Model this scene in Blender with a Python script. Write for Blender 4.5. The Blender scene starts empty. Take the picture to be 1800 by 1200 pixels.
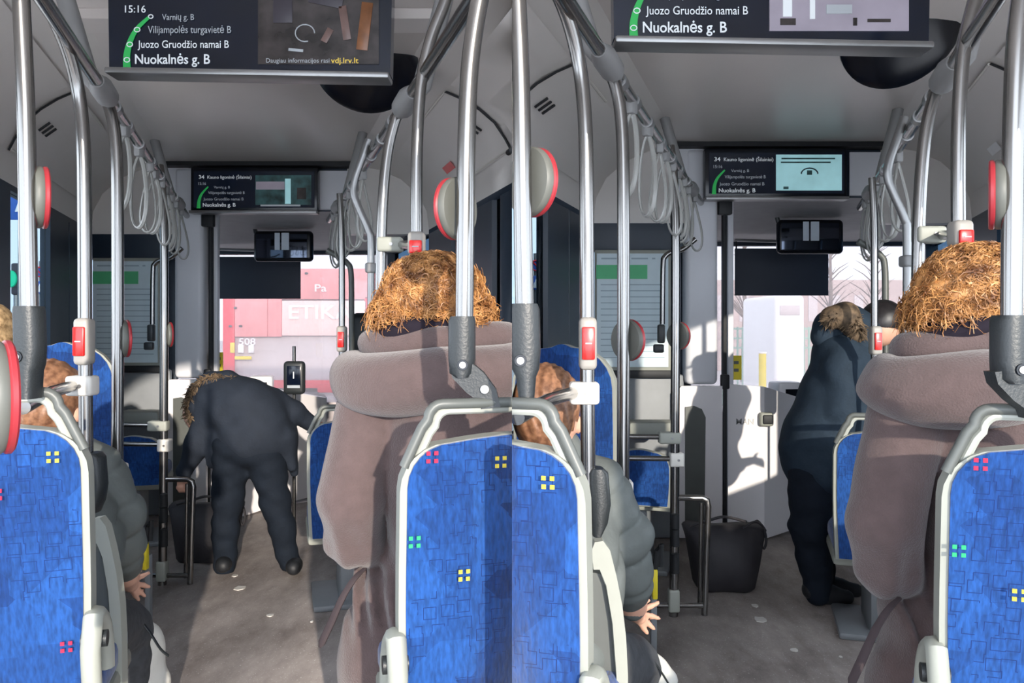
import bpy, bmesh, math, random
import numpy as np
from mathutils import Vector, Matrix

# ------------------------------------------------------------------ camera, world, sun
SC = bpy.context.scene
F, H, HZ = 1400.0, 1.35, 572.0           # focal length (px of 1800), eye height, horizon row
cd = bpy.data.cameras.new('camera'); cam = bpy.data.objects.new('camera', cd)
SC.collection.objects.link(cam); SC.camera = cam
cam.location = (0, 0, H); cam.rotation_euler = (math.pi/2, 0, 0)
cd.sensor_fit = 'HORIZONTAL'; cd.sensor_width = 36.0; cd.lens = 36.0*F/1800.0
cd.shift_y = -(600-HZ)/1800.0
cd.clip_start = 0.02; cd.clip_end = 400

W = bpy.data.worlds.new('world'); SC.world = W; W.use_nodes = True
bg = W.node_tree.nodes['Background']
bg.inputs[0].default_value = (0.80, 0.88, 1.0, 1); bg.inputs[1].default_value = 2.4
sl = bpy.data.lights.new('sun', 'SUN'); sun = bpy.data.objects.new('sun', sl)
SC.collection.objects.link(sun)
sl.energy = 2.5; sl.angle = math.radians(0.8); sl.color = (1.0, 0.90, 0.78)
sun.rotation_euler = Vector((-0.27, 0.92, -0.215)).to_track_quat('-Z', 'Y').to_euler()
SC.view_settings.view_transform = 'Standard'; SC.view_settings.look = 'None'
SC.view_settings.gamma = 1.0; SC.view_settings.use_curve_mapping = False
SC.view_settings.exposure = 1.2

# ------------------------------------------------------------------ materials
def C(r, g, b):
    f = lambda c: (c/255/12.92) if c/255 <= .04045 else ((c/255+.055)/1.055)**2.4
    return (f(r), f(g), f(b), 1.0)
MATS = {}
def mat(name, col, rough=.5, metal=0., var=.08, scale=12., bump=0., bscale=60., coat=0., emit=0., spec=.5, sheen=0.):
    if name in MATS: return MATS[name]
    m = bpy.data.materials.new(name); m.use_nodes = True
    nt = m.node_tree; N = nt.nodes; Lk = nt.links
    p = N['Principled BSDF']
    p.inputs['Roughness'].default_value = rough; p.inputs['Metallic'].default_value = metal
    p.inputs['Specular IOR Level'].default_value = spec
    p.inputs['Coat Weight'].default_value = coat
    if sheen: p.inputs['Sheen Weight'].default_value = sheen
    tc = N.new('ShaderNodeTexCoord')
    nz = N.new('ShaderNodeTexNoise'); nz.inputs['Scale'].default_value = scale; nz.inputs['Detail'].default_value = 5
    Lk.new(tc.outputs['Object'], nz.inputs['Vector'])
    rp = N.new('ShaderNodeValToRGB')
    rp.color_ramp.elements[0].position = .3; rp.color_ramp.elements[1].position = .7
    rp.color_ramp.elements[0].color = tuple(max(0, c*(1-var)) for c in col[:3])+(1,)
    rp.color_ramp.elements[1].color = tuple(min(1, c*(1+var)) for c in col[:3])+(1,)
    Lk.new(nz.outputs['Fac'], rp.inputs[0]); Lk.new(rp.outputs[0], p.inputs['Base Color'])
    if emit:
        Lk.new(rp.outputs[0], p.inputs['Emission Color']); p.inputs['Emission Strength'].default_value = emit
    if bump:
        n2 = N.new('ShaderNodeTexNoise'); n2.inputs['Scale'].default_value = bscale; n2.inputs['Detail'].default_value = 3
        Lk.new(tc.outputs['Object'], n2.inputs['Vector'])
        b = N.new('ShaderNodeBump'); b.inputs['Strength'].default_value = bump; b.inputs['Distance'].default_value = .01
        Lk.new(n2.outputs['Fac'], b.inputs['Height']); Lk.new(b.outputs[0], p.inputs['Normal'])
    MATS[name] = m
    return m
def glass(name, tint, haze=0., hazecol=(1, 1, 1, 1)):
    if name in MATS: return MATS[name]
    m = bpy.data.materials.new(name); m.use_nodes = True
    nt = m.node_tree; N = nt.nodes; Lk = nt.links; N.clear()
    o = N.new('ShaderNodeOutputMaterial'); t = N.new('ShaderNodeBsdfTransparent'); t.inputs[0].default_value = tint
    g = N.new('ShaderNodeBsdfGlossy'); g.inputs['Roughness'].default_value = .05
    fr = N.new('ShaderNodeValue'); fr.outputs[0].default_value = .05
    mx = N.new('ShaderNodeMixShader'); Lk.new(fr.outputs[0], mx.inputs[0]); Lk.new(t.outputs[0], mx.inputs[1]); Lk.new(g.outputs[0], mx.inputs[2])
    out = mx
    if haze:
        tl = N.new('ShaderNodeBsdfTranslucent'); tl.inputs[0].default_value = hazecol
        nz = N.new('ShaderNodeTexNoise'); nz.inputs['Scale'].default_value = 3
        mr = N.new('ShaderNodeMapRange'); mr.inputs['To Min'].default_value = haze*.7; mr.inputs['To Max'].default_value = haze*1.3
        Lk.new(nz.outputs['Fac'], mr.inputs['Value'])
        m2 = N.new('ShaderNodeMixShader'); Lk.new(mr.outputs[0], m2.inputs[0]); Lk.new(mx.outputs[0], m2.inputs[1]); Lk.new(tl.outputs[0], m2.inputs[2]); out = m2
    Lk.new(out.outputs[0], o.inputs[0]); MATS[name] = m
    return m
def fabric_mat():
    m = bpy.data.materials.new('blue_moquette'); m.use_nodes = True
    nt = m.node_tree; N = nt.nodes; Lk = nt.links; p = N['Principled BSDF']
    p.inputs['Roughness'].default_value = .9; p.inputs['Specular IOR Level'].default_value = .2; p.inputs['Sheen Weight'].default_value = .25
    tc = N.new('ShaderNodeTexCoord')
    mp = N.new('ShaderNodeMapping'); mp.inputs['Rotation'].default_value = (math.pi/2, 0, 0)
    Lk.new(tc.outputs['Object'], mp.inputs['Vector'])
    def chk(scale, thr_lo, thr_hi):
        v = N.new('ShaderNodeTexVoronoi'); v.distance = 'CHEBYCHEV'; v.voronoi_dimensions = '2D'
        v.inputs['Scale'].default_value = scale; v.inputs['Randomness'].default_value = .75
        Lk.new(mp.outputs[0], v.inputs['Vector'])
        g = N.new('ShaderNodeMath'); g.operation = 'COMPARE'; g.inputs[1].default_value = thr_lo; g.inputs[2].default_value = thr_hi
        Lk.new(v.outputs['Distance'], g.inputs[0]); return v, g
    v1, g1 = chk(30, .36, .022)
    nz = N.new('ShaderNodeTexNoise'); nz.inputs['Scale'].default_value = 7; nz.inputs['Detail'].default_value = 3
    Lk.new(mp.outputs[0], nz.inputs['Vector'])
    gate = N.new('ShaderNodeMath'); gate.operation = 'GREATER_THAN'; gate.inputs[1].default_value = .5
    Lk.new(nz.outputs['Fac'], gate.inputs[0])
    mu = N.new('ShaderNodeMath'); mu.operation = 'MULTIPLY'; Lk.new(g1.outputs[0], mu.inputs[0]); Lk.new(gate.outputs[0], mu.inputs[1])
    # light and mid blue patches
    v2 = N.new('ShaderNodeTexVoronoi'); v2.distance = 'CHEBYCHEV'; v2.voronoi_dimensions = '2D'; v2.inputs['Scale'].default_value = 12
    Lk.new(mp.outputs[0], v2.inputs['Vector'])
    sp = N.new('ShaderNodeSeparateColor'); Lk.new(v2.outputs['Color'], sp.inputs[0])
    r = N.new('ShaderNodeValToRGB'); r.color_ramp.elements[0].color = C(14, 46, 98); r.color_ramp.elements[1].color = C(27, 70, 132)
    Lk.new(sp.outputs[0], r.inputs[0])
    # fine vertical weave
    wv = N.new('ShaderNodeTexNoise'); wv.inputs['Scale'].default_value = 160; wv.inputs['Detail'].default_value = 2
    m2 = N.new('ShaderNodeMapping'); m2.inputs['Scale'].default_value = (1, .25, .25); Lk.new(tc.outputs['Object'], m2.inputs['Vector']); Lk.new(m2.outputs[0], wv.inputs['Vector'])
    mr = N.new('ShaderNodeMapRange'); mr.inputs['From Min'].default_value = .3; mr.inputs['From Max'].default_value = .7; mr.inputs['To Min'].default_value = .7; mr.inputs['To Max'].default_value = 1.3
    Lk.new(wv.outputs['Fac'], mr.inputs['Value'])
    ml = N.new('ShaderNodeMix'); ml.data_type = 'RGBA'; ml.blend_type = 'MULTIPLY'; ml.inputs['Factor'].default_value = 1
    Lk.new(r.outputs[0], ml.inputs['A']); Lk.new(mr.outputs[0], ml.inputs['B'])
    mx = N.new('ShaderNodeMix'); mx.data_type = 'RGBA'; mx.inputs['B'].default_value = C(11, 38, 90)
    Lk.new(mu.outputs[0], mx.inputs['Factor']); Lk.new(ml.outputs['Result'], mx.inputs['A'])
    Lk.new(mx.outputs['Result'], p.inputs['Base Color'])
    b = N.new('ShaderNodeBump'); b.inputs['Strength'].default_value = .3; b.inputs['Distance'].default_value = .004
    Lk.new(wv.outputs['Fac'], b.inputs['Height']); Lk.new(b.outputs[0], p.inputs['Normal'])
    MATS['moquette'] = m; return m
def floor_mat():
    m = bpy.data.materials.new('floor_vinyl'); m.use_nodes = True
    nt = m.node_tree; N = nt.nodes; Lk = nt.links; p = N['Principled BSDF']
    p.inputs['Roughness'].default_value = .55
    tc = N.new('ShaderNodeTexCoord')
    a = N.new('ShaderNodeTexNoise'); a.inputs['Scale'].default_value = 3.5; a.inputs['Detail'].default_value = 8; a.inputs['Roughness'].default_value = .7
    b = N.new('ShaderNodeTexNoise'); b.inputs['Scale'].default_value = 130
    mp = N.new('ShaderNodeMapping'); mp.inputs['Scale'].default_value = (1, .45, 1)
    Lk.new(tc.outputs['Object'], mp.inputs[0]); Lk.new(mp.outputs[0], a.inputs['Vector']); Lk.new(tc.outputs['Object'], b.inputs['Vector'])
    r = N.new('ShaderNodeValToRGB'); r.color_ramp.elements[0].position = .35; r.color_ramp.elements[1].position = .68
    r.color_ramp.elements[0].color = C(112, 103, 99); r.color_ramp.elements[1].color = C(168, 159, 154)
    Lk.new(a.outputs['Fac'], r.inputs[0])
    r2 = N.new('ShaderNodeValToRGB'); r2.color_ramp.elements[0].position = .66; r2.color_ramp.elements[1].position = .72
    r2.color_ramp.elements[0].color = (0, 0, 0, 1); r2.color_ramp.elements[1].color = (.25, .25, .25, 1); Lk.new(b.outputs['Fac'], r2.inputs[0])
    mx = N.new('ShaderNodeMix'); mx.data_type = 'RGBA'; mx.blend_type = 'ADD'; mx.inputs['Factor'].default_value = 1
    Lk.new(r.outputs[0], mx.inputs['A']); Lk.new(r2.outputs[0], mx.inputs['B']); Lk.new(mx.outputs['Result'], p.inputs['Base Color'])
    MATS['floor'] = m; return m
def hair_mat(name, dark, light, rough=.45, scale=35):
    m = bpy.data.materials.new(name); m.use_nodes = True
    nt = m.node_tree; N = nt.nodes; Lk = nt.links; p = N['Principled BSDF']
    p.inputs['Roughness'].default_value = rough
    tc = N.new('ShaderNodeTexCoord'); a = N.new('ShaderNodeTexNoise'); a.inputs['Scale'].default_value = scale; a.inputs['Detail'].default_value = 4
    Lk.new(tc.outputs['Object'], a.inputs['Vector'])
    r = N.new('ShaderNodeValToRGB'); r.color_ramp.elements[0].position = .35; r.color_ramp.elements[1].position = .65
    r.color_ramp.elements[0].color = dark; r.color_ramp.elements[1].color = light
    Lk.new(a.outputs['Fac'], r.inputs[0]); Lk.new(r.outputs[0], p.inputs['Base Color'])
    MATS[name] = m; return m

fabric_mat(); floor_mat()
M = MATS
mat('steel', C(136, 134, 132), .22, .95, .02, 2)
mat('steel_dull', C(150, 150, 150), .4, .85, .05, 8)
mat('cove_grey', C(216, 211, 206), .42, 0, .03, 2)
mat('ceiling_grey', C(216, 209, 204), .34, 0, .03, 1.5)
mat('bracket_grey', C(132, 132, 132), .5, 0, .05)
mat('black_plastic', C(38, 42, 44), .42, 0, .1, bump=.1, bscale=200)
mat('black_gloss', C(8, 12, 22), .25, 0, .1)
mat('rubber', C(22, 24, 27), .7)
mat('rim_grey', C(150, 152, 143), .5, 0, .04)
mat('handle_grey', C(88, 91, 88), .42, 0, .06)
mat('handle_light', C(160, 162, 154), .5, 0, .04)
mat('clamp_white', C(214, 210, 202), .4, 0, .03)
mat('disc_grey', C(94, 95, 89), .5, 0, .05)
mat('disc_rim', C(150, 40, 48), .4, 0, .06)
mat('button_red', C(226, 26, 22), .3, 0, .06, coat=.4)
mat('button_case', C(150, 146, 140), .5, 0, .05)
mat('pillar_dark', C(38, 50, 64), .45, 0, .1, 3)
mat('seal_black', C(24, 26, 30), .6)
mat('wall_grey', C(122, 126, 130), .5, 0, .05)
mat('white_panel', C(236, 232, 233), .3, 0, .02, 2, coat=.2)
mat('column_grey', C(212, 213, 218), .45, 0, .03, 3)
mat('cab_beige', C(150, 148, 148), .6, 0, .06)
mat('poster_paper', C(206, 222, 228), .6, 0, .03)
mat('poster_green', C(90, 186, 130), .6, 0, .05)
mat('poster_line', C(160, 180, 190), .6, 0, .05)
mat('visor_dark', C(50, 56, 68), .6, 0, .08, 5)
mat('mirror_glass', C(70, 76, 88), .06, .9, .02)
mat('reflection_white', C(205, 215, 225), .4, 0, .05)
mat('yellow', C(226, 206, 44), .5, 0, .05)
mat('yellow_motif', C(196, 176, 60), .8, 0, .15, 200)
mat('red_motif', C(176, 26, 62), .8, 0, .15, 200)
mat('green_motif', C(30, 160, 100), .8, 0, .15, 200)
mat('coat_wool', C(90, 76, 75), .95, 0, .08, 30, bump=.35, bscale=220, spec=.1, sheen=.3)
mat('coat_dark', C(64, 56, 58), .9, 0, .08, 30, spec=.1)
mat('scarf_dark', C(34, 30, 38), .9, 0, .1, 30, spec=.1)
mat('skin', C(214, 164, 140), .55, 0, .06, 30)
mat('parka', C(36, 42, 52), .8, 0, .12, 18, bump=.2, bscale=80, spec=.2)
mat('parka_blue', C(38, 50, 62), .8, 0, .12, 18, bump=.2, bscale=80, spec=.2)
mat('trousers', C(20, 27, 37), .85, 0, .15, 14, bump=.2, bscale=60, spec=.2)
mat('shoe', C(26, 28, 32), .6, 0, .1)
mat('puffer', C(98, 103, 101), .55, 0, .08, 14, bump=.25, bscale=40, spec=.3)
mat('jeans', C(70, 72, 76), .85, 0, .2, 40, bump=.2)
mat('bag_white', C(216, 214, 206), .7, 0, .05, 20, bump=.3, bscale=25)
mat('bag_black', C(44, 42, 46), .7, 0, .18, 10, bump=.35, bscale=18)
mat('strap_clear', C(150, 150, 146), .35, 0, .05, 10, coat=.2)
mat('screen_navy', C(9, 16, 30), .16, 0, .25, 6, emit=.2)
mat('text_white', C(200, 206, 210), .5, 0, .02, emit=.16)
mat('text_dim', C(150, 156, 162), .5, 0, .02, emit=.14)
mat('text_yellow', C(196, 170, 60), .5, 0, .02, emit=.35)
mat('arc_green', C(36, 150, 72), .5, 0, .03, emit=.2)
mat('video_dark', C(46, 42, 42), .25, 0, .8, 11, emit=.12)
mat('reflection_brown', C(110, 70, 42), .3, 0, .3, 20, emit=.12)
mat('reflection_pink', C(96, 76, 72), .3, 0, .3, 20, emit=.12)
mat('video_teal', C(40, 66, 68), .3, 0, .8, 14, emit=.2)
mat('video_grey', C(136, 130, 142), .3, 0, .18, 6, emit=.16)
mat('video_bright', C(150, 196, 202), .3, 0, .12, 6, emit=.25)
mat('asphalt', C(170, 166, 164), .9, 0, .06, 2)
mat('bus_red', C(222, 16, 44), .4, 0, .08, 2)
mat('bus_pink', C(232, 150, 150), .6, 0, .12, 2)
mat('bus_grey', C(206, 196, 196), .5, 0, .04, 2)
mat('bus_dark', C(60, 56, 64), .4)
mat('banner', C(246, 214, 208), .7, 0, .06, 3)
mat('white_paint', C(240, 240, 240), .5, 0, .02)
mat('sign_blue', C(44, 92, 176), .5, 0, .04)
mat('building', C(196, 176, 170), .8, 0, .06, 2)
mat('trunk', C(126, 112, 104), .9)
mat('fence_green', C(150, 186, 168), .6)
mat('hedge', C(168, 150, 140), .9, 0, .2, 5)
mat('paper_litter', C(196, 192, 186), .8)
mat('traffic_green', C(20, 190, 140), .4, 0, .05, emit=.8)
glass('clear_glass', (.96, .97, .97, 1)); glass('side_glass', (.40, .45, .48, 1)); glass('tinted_glass', (.14, .19, .24, 1)); glass('windscreen', (.52, .51, .52, 1), .08, (1, .92, .90, 1))
hair_mat('hair_ginger', C(112, 68, 34), C(206, 150, 92), scale=28)
hair_mat('hair_brown', C(104, 70, 50), C(152, 110, 82), scale=60)
hair_mat('hair_fair', C(120, 96, 66), C(190, 160, 120), scale=60)
hair_mat('hair_black', C(18, 16, 18), C(40, 36, 38))
hair_mat('fur', C(62, 50, 38), C(112, 92, 70), .8)

# ------------------------------------------------------------------ panel geometry: two bus interiors, left and right of the plane x = 0
PAN = 'L'
def depth_y(d): return d if PAN == 'L' else d/1.12
def bus(a, d, z):                               # lateral metres from the aisle line, depth, height
    k = -443.0/F if PAN == 'L' else 425.0/F
    return Vector((a+k*d, depth_y(d), z))
def pt(u, v, d):                                # picture column/row (left picture's frame) at a known depth
    x = (u-900)/F*d if PAN == 'L' else (u-32)/F*d
    return Vector((x, depth_y(d), H-(v-HZ)*d/F))
def rp(u, v):                                   # right picture pixel -> left picture frame
    return (300+(u-1200)/1.12, 590+(v-590)/1.12)
def side(): return 'left picture' if PAN == 'L' else 'right picture'
AXY = lambda: math.atan2(443/F, 1) if PAN == 'L' else -math.atan2(425/F*1.12, 1)

# ------------------------------------------------------------------ mesh builder
class MB:
    def __init__(s): s.v = []; s.f = []
    def add(s, vs, fs):
        n = len(s.v); s.v.extend([tuple(p) for p in vs]); s.f.extend([tuple(i+n for i in q) for q in fs]); return s
    def box(s, c, size, rot=None, bev=0.0, seg=2):
        bm = bmesh.new(); bmesh.ops.create_cube(bm, size=1)
        bmesh.ops.scale(bm, vec=Vector(size), verts=bm.verts)
        if bev > 0: bmesh.ops.bevel(bm, geom=bm.edges[:], offset=min(bev, min(size)*.49), segments=seg, profile=.5, affect='EDGES')
        R = rot if rot is not None else Matrix.Identity(3)
        c = Vector(c)
        s.bm(bm, lambda p: R @ p + c); return s
    def bm(s, bm, fn=lambda p: p):
        bm.verts.ensure_lookup_table(); bm.verts.index_update()
        s.add([fn(v.co.copy()) for v in bm.verts], [[v.index for v in f.verts] for f in bm.faces]); bm.free()
    def hexa(s, p):                              # eight corners: near 4 (ccw), far 4
        s.add(p, [(0, 1, 2, 3), (7, 6, 5, 4), (0, 4, 5, 1), (1, 5, 6, 2), (2, 6, 7, 3), (3, 7, 4, 0)]); return s
    def tube(s, pts, r, sides=12, closed=False, cap=True, flat=None):
        P = [Vector(p) for p in pts]; n = len(P)
        R = r if isinstance(r, (list, tuple)) else [r]*n
        vs = []; up = None
        for i in range(n):
            if closed: t = P[(i+1) % n]-P[i-1]
            else: t = P[min(i+1, n-1)]-P[max(i-1, 0)]
            t = t.normalized() if t.length > 1e-9 else Vector((0, 0, 1))
            if up is None:
                up = Vector((0, 0, 1)) if abs(t.z) < .9 else Vector((0, 1, 0))
            a = up-t*up.dot(t)
            if a.length < 1e-6: a = t.orthogonal()
            a.normalize(); b = t.cross(a); up = a
            for k in range(sides):
                th = 2*math.pi*k/sides
                e = (a*math.cos(th)*(flat or 1)+b*math.sin(th))*R[i]
                vs.append(P[i]+e)
        fs = []
        m = n if closed else n-1
        for i in range(m):
            j = (i+1) % n
            for k in range(sides):
                q = (k+1) % sides
                fs.append((i*sides+k, i*sides+q, j*sides+q, j*sides+k))
        if cap and not closed:
            fs.append(tuple(range(sides))[::-1]); fs.append(tuple((n-1)*sides+k for k in range(sides)))
        return s.add(vs, fs)
    def poly(s, pts, off):                       # extruded outline
        n = len(pts); off = Vector(off)
        vs = [Vector(p) for p in pts]+[Vector(p)+off for p in pts]
        fs = [tuple(range(n))[::-1], tuple(range(n, 2*n))]+[(i, (i+1) % n, n+(i+1) % n, n+i) for i in range(n)]
        return s.add(vs, fs)
    def disc(s, c, rx, rz, th, yaw=0, pitch=0, seg=32, dome=0):
        c = Vector(c); R = Matrix.Rotation(yaw, 3, 'Z') @ Matrix.Rotation(pitch, 3, 'X')
        prof = [(0, -th/2-dome), (.5, -th/2-dome*.8), (.85, -th/2-dome*.3), (.96, -th/2), (1, -th/4), (1, th/4), (.96, th/2), (0, th/2)]
        vs = []; fs = []
        for (r, y) in prof:
            for k in range(seg):
                a = 2*math.pi*k/seg
                vs.append(c+R @ Vector((rx*r*math.cos(a), y, rz*r*math.sin(a))))
        for i in range(len(prof)-1):
            for k in range(seg):
                q = (k+1) % seg
                fs.append((i*seg+k, i*seg+q, (i+1)*seg+q, (i+1)*seg+k))
        return s.add(vs, fs)
    def build(s, name, m, parent=None, ang=38):
        return mkobj(name, s.v, s.f, m, parent, ang)

CREATED = []
def root_of(o):
    while o.parent: o = o.parent
    return o
def mkobj(name, vs, fs, m, parent=None, ang=38):
    me = bpy.data.meshes.new(name)
    V = np.array([tuple(p) for p in vs], dtype=float).reshape(-1, 3)
    if parent is not None: org = np.array(root_of(parent).location)
    else:
        lo, hi = V.min(0), V.max(0); org = np.array([(lo[0]+hi[0])/2, (lo[1]+hi[1])/2, lo[2]])
    me.from_pydata((V-org).tolist(), [], fs)
    me.validate(); me.update()
    bm = bmesh.new(); bm.from_mesh(me); bmesh.ops.recalc_face_normals(bm, faces=bm.faces[:]); bm.to_mesh(me); bm.free()
    me.polygons.foreach_set('use_smooth', [True]*len(me.polygons))
    me.set_sharp_from_angle(angle=math.radians(ang))
    me.materials.append(MATS[m] if isinstance(m, str) else m)
    o = bpy.data.objects.new(name, me); SC.collection.objects.link(o)
    if parent is None: o.location = org
    else: o.parent = parent
    CREATED.append(o); return o
def tag(o, label=None, cat=None, group=None, kind=None):
    if label: o['label'] = label
    if cat: o['category'] = cat
    if group: o['group'] = group
    if kind: o['kind'] = kind
    return o
def thing(name, label, cat, loc, group=None):
    o = bpy.data.objects.new(name, None); SC.collection.objects.link(o); o.location = loc; o.empty_display_size = .05
    CREATED.append(o); return tag(o, label, cat, group)
def struct(o, label=None, cat=None): return tag(o, label, cat, kind='structure')

def text(s_, left, size, m, name, parent, bold=False, width=None, align='LEFT'):
    """flat lettering in the x-z plane, facing the rear of the bus; left = world point at the baseline's left end"""
    cu = bpy.data.curves.new('lettering', 'FONT'); cu.body = s_; cu.size = size; cu.extrude = .0006
    if bold: cu.offset = size*.012
    cu.resolution_u = 3
    o = bpy.data.objects.new('lettering', cu); SC.collection.objects.link(o)
    bpy.context.view_layer.update()
    me = bpy.data.meshes.new_from_object(o.evaluated_get(bpy.context.evaluated_depsgraph_get()))
    bpy.data.objects.remove(o); bpy.data.curves.remove(cu)
    V = np.array([v.co[:] for v in me.vertices]); fs = [tuple(p.vertices) for p in me.polygons]
    bpy.data.meshes.remove(me)
    if len(V) == 0: return None
    if width: V[:, 0] *= width/max(1e-6, V[:, 0].max())
    L_ = Vector(left)
    P = [(L_.x+v[0], L_.y-v[2], L_.z+v[1]) for v in V]
    return mkobj(name, P, fs, m, parent)

# ------------------------------------------------------------------ implicit sculpting (smooth blends, one continuous skin)
def surface_nets(field, disp, lo, hi, h):
    lo = np.array(lo); hi = np.array(hi); n = np.maximum(np.ceil((hi-lo)/h).astype(int)+1, 4)
    ax = [(lo[i]+h*np.arange(n[i])).astype(np.float32) for i in range(3)]
    V = field(ax, h)
    if disp is not None:
        mk = np.abs(V) < .05; I = np.argwhere(mk)
        P = np.stack([ax[0][I[:, 0]], ax[1][I[:, 1]], ax[2][I[:, 2]]], 1)
        V[mk] += disp(P).astype(np.float32)
    ins = V < 0
    c = tuple(n-1)
    corner = [(i, j, k) for i in (0, 1) for j in (0, 1) for k in (0, 1)]
    sl_ = lambda o: tuple(slice(o[i], o[i]+c[i]) for i in range(3))
    cnt = sum(ins[sl_(o)].astype(np.int8) for o in corner)
    mask = (cnt > 0) & (cnt < 8)
    idx = -np.ones(c, int); ids = np.argwhere(mask); idx[mask] = np.arange(len(ids))
    acc = np.zeros((len(ids), 3)); w = np.zeros(len(ids))
    for a in range(8):
        for b in range(a+1, 8):
            oa, ob = np.array(corner[a]), np.array(corner[b])
            if np.abs(oa-ob).sum() != 1: continue
            va = V[tuple((ids+oa).T)]; vb = V[tuple((ids+ob).T)]
            s = (va < 0) != (vb < 0); t = np.where(s, va/np.where(s, va-vb, 1), 0)
            acc += np.where(s[:, None], oa+(ob-oa)*t[:, None], 0); w += s
    verts = lo+h*(ids+acc/np.maximum(w, 1)[:, None])
    quads = []
    for axis in range(3):
        o1, o2 = (axis+1) % 3, (axis+2) % 3
        A = [slice(None)]*3; B = [slice(None)]*3; A[axis] = slice(0, -1); B[axis] = slice(1, None)
        e = ins[tuple(A)] != ins[tuple(B)]
        g = np.argwhere(e); 
        ok = (g[:, o1] > 0) & (g[:, o2] > 0) & (g[:, o1] < c[o1]) & (g[:, o2] < c[o2]); g = g[ok]
        d1 = np.zeros(3, int); d1[o1] = 1; d2 = np.zeros(3, int); d2[o2] = 1
        q = np.stack([idx[tuple((g-d1-d2).T)], idx[tuple((g-d2).T)], idx[tuple(g.T)], idx[tuple((g-d1).T)]], 1)
        flip = ~ins[tuple(g.T)]; q[flip] = q[flip][:, ::-1]; quads.append(q)
    Q = np.concatenate(quads); Q = Q[(Q >= 0).all(1)]
    return verts, [tuple(int(i) for i in q) for q in Q]
class Sculpt:
    """primitives in picture columns/rows at base depth d0 (radii in picture pixels at d0, dy in metres)"""
    def __init__(s, d0, k=.03): s.d0 = d0; s.k = k; s.pr = []; s.m = d0/F
    def P(s, p): return np.array(pt(p[0], p[1], s.d0+(p[2] if len(p) > 2 else 0)))
    def cap(s, a, b, ra, rb, k=None, flat=1.0): s.pr.append(('c', s.P(a), s.P(b), ra*s.m, rb*s.m, s.k if k is None else k, flat)); return s
    def chain(s, pts, rs, k=None, flat=1.0):
        for i in range(len(pts)-1): s.cap(pts[i], pts[i+1], rs[i], rs[i+1], k, flat)
        return s
    def ell(s, c, ru, rd, rv, k=None, roll=0): s.pr.append(('e', s.P(c), np.array([ru*s.m, rd, rv*s.m]), roll, 0, s.k if k is None else k, 1)); return s
    def cut(s, c, ru, rd, rv): s.pr.append(('x', s.P(c), np.array([ru*s.m, rd, rv*s.m]), 0, 0, .01, 1)); return s
    def field(s, ax, h):
        D = np.full([len(q) for q in ax], 9., np.float32)
        for (t, a, b, ra, rb, k, fl) in s.pr:
            if t == 'c': r = max(ra, rb)*max(1, fl); lo = np.minimum(a, b)-r; hi = np.maximum(a, b)+r
            else: r = np.full(3, max(b)) if ra else b; lo = a-r; hi = a+r
            e = k+.05+2*h
            sl3 = tuple(slice(int(np.searchsorted(ax[i], lo[i]-e)), int(np.searchsorted(ax[i], hi[i]+e))) for i in range(3))
            X = ax[0][sl3[0]][:, None, None]; Y = ax[1][sl3[1]][None, :, None]; Z = ax[2][sl3[2]][None, None, :]
            if X.size == 0 or Y.size == 0 or Z.size == 0: continue
            S = D[sl3]
            if t == 'c':
                ab = (b-a).astype(np.float32); L2 = max(1e-9, float(ab @ ab))
                hh = np.clip(((X-a[0])*ab[0]+(Y-a[1])*ab[1]+(Z-a[2])*ab[2])/L2, 0, 1)
                d = np.sqrt((X-a[0]-hh*ab[0])**2+((Y-a[1]-hh*ab[1])/fl)**2+(Z-a[2]-hh*ab[2])**2)-(ra+(rb-ra)*hh)
            else:
                qx, qy, qz = X-a[0], Y-a[1], Z-a[2]
                if ra:
                    c_, s_ = math.cos(ra), math.sin(ra); qx, qz = qx*c_+qz*s_, -qx*s_+qz*c_
                k0 = np.sqrt((qx/b[0])**2+(qy/b[1])**2+(qz/b[2])**2); k1 = np.sqrt((qx/b[0]**2)**2+(qy/b[1]**2)**2+(qz/b[2]**2)**2)
                d = k0*(k0-1)/np.maximum(k1, 1e-6)
            d = d.astype(np.float32)
            if t == 'x': D[sl3] = np.maximum(S, -d); continue
            g = np.clip(.5+.5*(S-d)/k, 0, 1); D[sl3] = S*(1-g)+d*g-k*g*(1-g)
        return D
    def bounds(s):
        lo = np.full(3, 9e9); hi = -lo
        for (t, a, b, ra, rb, k, fl) in s.pr:
            if t == 'x': continue
            if t == 'c':
                r = max(ra, rb)+.03; lo = np.minimum(lo, np.minimum(a, b)-r); hi = np.maximum(hi, np.maximum(a, b)+r)
            else:
                r = (max(b) if ra else b)+.03; lo = np.minimum(lo, a-r); hi = np.maximum(hi, a+r)
        return lo, hi
    def build(s, name, m, parent, h=.012, disp=None):
        lo, hi = s.bounds()
        v, q = surface_nets(s.field, disp, lo, hi, h)
        return mkobj(name, v, q, m, parent, 80)
def wrinkle(amp, fx, fz, ph=0, fy=0):
    return lambda P: amp*(np.sin(P[:, 0]*fx+P[:, 2]*fz+P[:, 1]*fy+ph+1.3*np.sin(P[:, 2]*fz*.37+P[:, 0]*fx*.5))+.5*np.sin(P[:, 2]*fz*1.9-P[:, 0]*fx*1.4+ph))

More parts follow.
